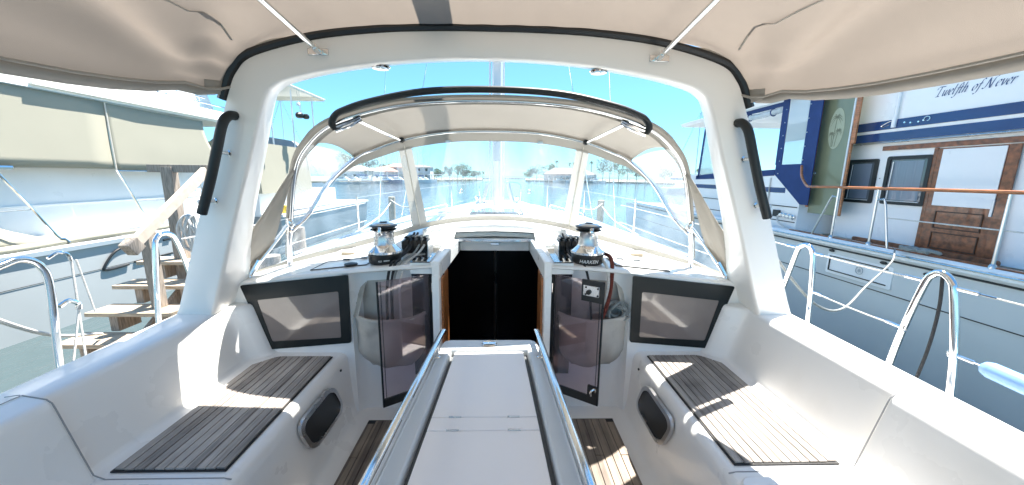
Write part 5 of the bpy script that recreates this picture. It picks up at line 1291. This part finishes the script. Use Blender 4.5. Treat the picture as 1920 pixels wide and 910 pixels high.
# docks
def far_dock(pxa, ya, pxb, yb, nm, covered=False):
    a, c = far_point(pxa, ya, -1.9), far_point(pxb, yb, -1.9); t = thing('far_dock', nm, 'dock', 'docks on the far shore')
    m = MB(); m.obox(a, c, 1.6, .2); m.build('decking', dockwood, t, smooth=0)
    n = max(3, int((c-a).length/3)); s_ = (c-a).cross(Vector((0, 0, 1))).normalized()
    for k in range(n+1):
        p = a.lerp(c, k/n)-s_*.9; m = MB(); m.tube([p-Vector((0, 0, 1.4)), p+Vector((0, 0, 2.0 if covered else 1.3))], .17, 7); m.build('piling', wallm[0], t)
    if covered: m = MB(); m.obox(a+Vector((0, 0, 2.1)), c+Vector((0, 0, 2.1)), 3.4, .25); m.build('dock_roof', wallm[0], t, smooth=0)
far_dock(632, 98, 700, 108, 'low dock with white pilings at the left end'); far_dock(702, 108, 765, 118, 'dock with white pilings behind the sailing boats')
far_dock(795, 138, 822, 146, 'covered white dock on the left shore', True); far_dock(835, 165, 890, 185, 'long low dock under the middle trees')
far_dock(1000, 176, 1045, 162, 'low dock left of the hip roofed house'); far_dock(1046, 160, 1110, 150, 'covered dock in front of the hip roofed house', True); far_dock(1120, 148, 1245, 132, 'long dock with white pilings on the right shore')
# channel piles nearer by
for i, (px, yy, nm) in enumerate(((730, 13.5, 'leaning mooring pile beyond the left window'), (1127, 12.5, 'mooring pile beyond the right side window'))):
    p = far_point(px, yy, -3.4); m = MB(); m.tube([p, p+Vector((.05, 0, 2.6))], .12, 12); m.build('mooring_pile', dockwood, None, smooth=60); o = bpy.context.scene.objects[-1]
    o = [q for q in COL.objects if q.name.startswith('mooring_pile')][i]; tag(o, nm, 'mooring pile', 'mooring piles ahead')
    top = p+Vector((.05, -.15, 2.5))
    tgt = (-1.9, 8.6, sheer(8.6)+.1) if i == 0 else (1.9, 8.6, sheer(8.6)+.1)
    tgt2 = (-1.98, 5.0, sheer(5)+.1) if i == 0 else (1.98, 5.0, sheer(5)+.1)
    rope('mooring_rope', [top, (top+Vector(tgt))/2-Vector((0, 0, .12)), tgt], .016, rope_w, ['white line from the left pile to the bow', 'white line from the right pile to the bow'][i])
    rope('mooring_rope', [top+Vector((0, 0, -.1)), (top+Vector(tgt2))/2-Vector((0, 0, .15)), tgt2], .016, rope_w, ['white line from the left pile to the side deck', 'white line from the right pile to the side deck'][i])

# ================================================================== LIGHT
SUNDIR = Vector((.31, .315, 1.0)).normalized()      # towards the sun
elev = math.asin(SUNDIR.z); az = math.atan2(SUNDIR.x, SUNDIR.y)
wd_ = bpy.data.worlds.new('World'); SC.world = wd_; wd_.use_nodes = True
nt = wd_.node_tree; bg = nt.nodes['Background']; sky = nt.nodes.new('ShaderNodeTexSky'); sky.sky_type = 'NISHITA'
sky.sun_disc = False; sky.sun_elevation = elev; sky.sun_rotation = az; sky.air_density = 1.0; sky.dust_density = .1; sky.ozone_density = 3.0; sky.altitude = 0
hs = nt.nodes.new('ShaderNodeHueSaturation'); hs.inputs['Saturation'].default_value = 1.0; gm = nt.nodes.new('ShaderNodeGamma'); gm.inputs[1].default_value = .72; nt.links.new(sky.outputs[0], gm.inputs[0]); nt.links.new(gm.outputs[0], hs.inputs['Color'])
mt = nt.nodes.new('ShaderNodeMix'); mt.data_type = 'RGBA'; mt.blend_type = 'MULTIPLY'; mt.inputs[0].default_value = 1; mt.inputs[7].default_value = (.44, .79, 1.0, 1)
nt.links.new(hs.outputs[0], mt.inputs[6]); nt.links.new(mt.outputs[2], bg.inputs[0]); bg.inputs[1].default_value = .110
sl = bpy.data.lights.new('sun', 'SUN'); sl.energy = 5.0; sl.angle = R(.5); sl.color = (1, .95, .88)
so = bpy.data.objects.new('sun', sl); COL.objects.link(so); so.rotation_euler = SUNDIR.to_track_quat('Z', 'Y').to_euler(); so.location = (20, 20, 60)

cd = bpy.data.cameras.new('camera'); co = bpy.data.objects.new('camera', cd); COL.objects.link(co); SC.camera = co
cd.sensor_width = 36; cd.lens = 36*FPX/1920; cd.clip_start = .02; cd.clip_end = 20000
M3 = Matrix((rt, up, -fw)).transposed()
co.matrix_world = Matrix.Translation(CAM+Vector((0, 0, LIFT))) @ M3.to_4x4()

# ================================================================== origins at each thing's base, water at z = 0
bpy.context.view_layer.update()
for o in [q for q in COL.objects if q.parent is None and q.type in ('EMPTY', 'MESH')]:
    des = [o]+list(o.children_recursive); lo = Vector((1e9,)*3); hi = -lo
    for d in des:
        if d.type != 'MESH': continue
        for v_ in d.data.vertices:
            for i in range(3): lo[i] = min(lo[i], v_.co[i]); hi[i] = max(hi[i], v_.co[i])
    base = Vector(((lo.x+hi.x)/2, (lo.y+hi.y)/2, lo.z))
    if o.get('kind') == 'structure': base = Vector((0, 0, 0))
    if o.type == 'MESH':
        o.data.transform(Matrix.Translation(-base))
    o.location = base+Vector((0, 0, LIFT))
    for c in o.children: c.location = -base if o.type == 'EMPTY' else Vector((0, 0, 0))
    if o.type == 'MESH':
        for c in o.children: c.location = -base

v = SC.view_settings; v.view_transform = 'Standard'; v.look = 'None'; v.gamma = 1; v.use_curve_mapping = False; v.exposure = 1.95
SC.cycles.use_denoising = True; SC.cycles.max_bounces = 14; SC.cycles.diffuse_bounces = 9; SC.cycles.glossy_bounces = 4; SC.cycles.transparent_max_bounces = 24
SC.cycles.caustics_reflective = False; SC.cycles.caustics_refractive = False; SC.cycles.sample_clamp_indirect = 6
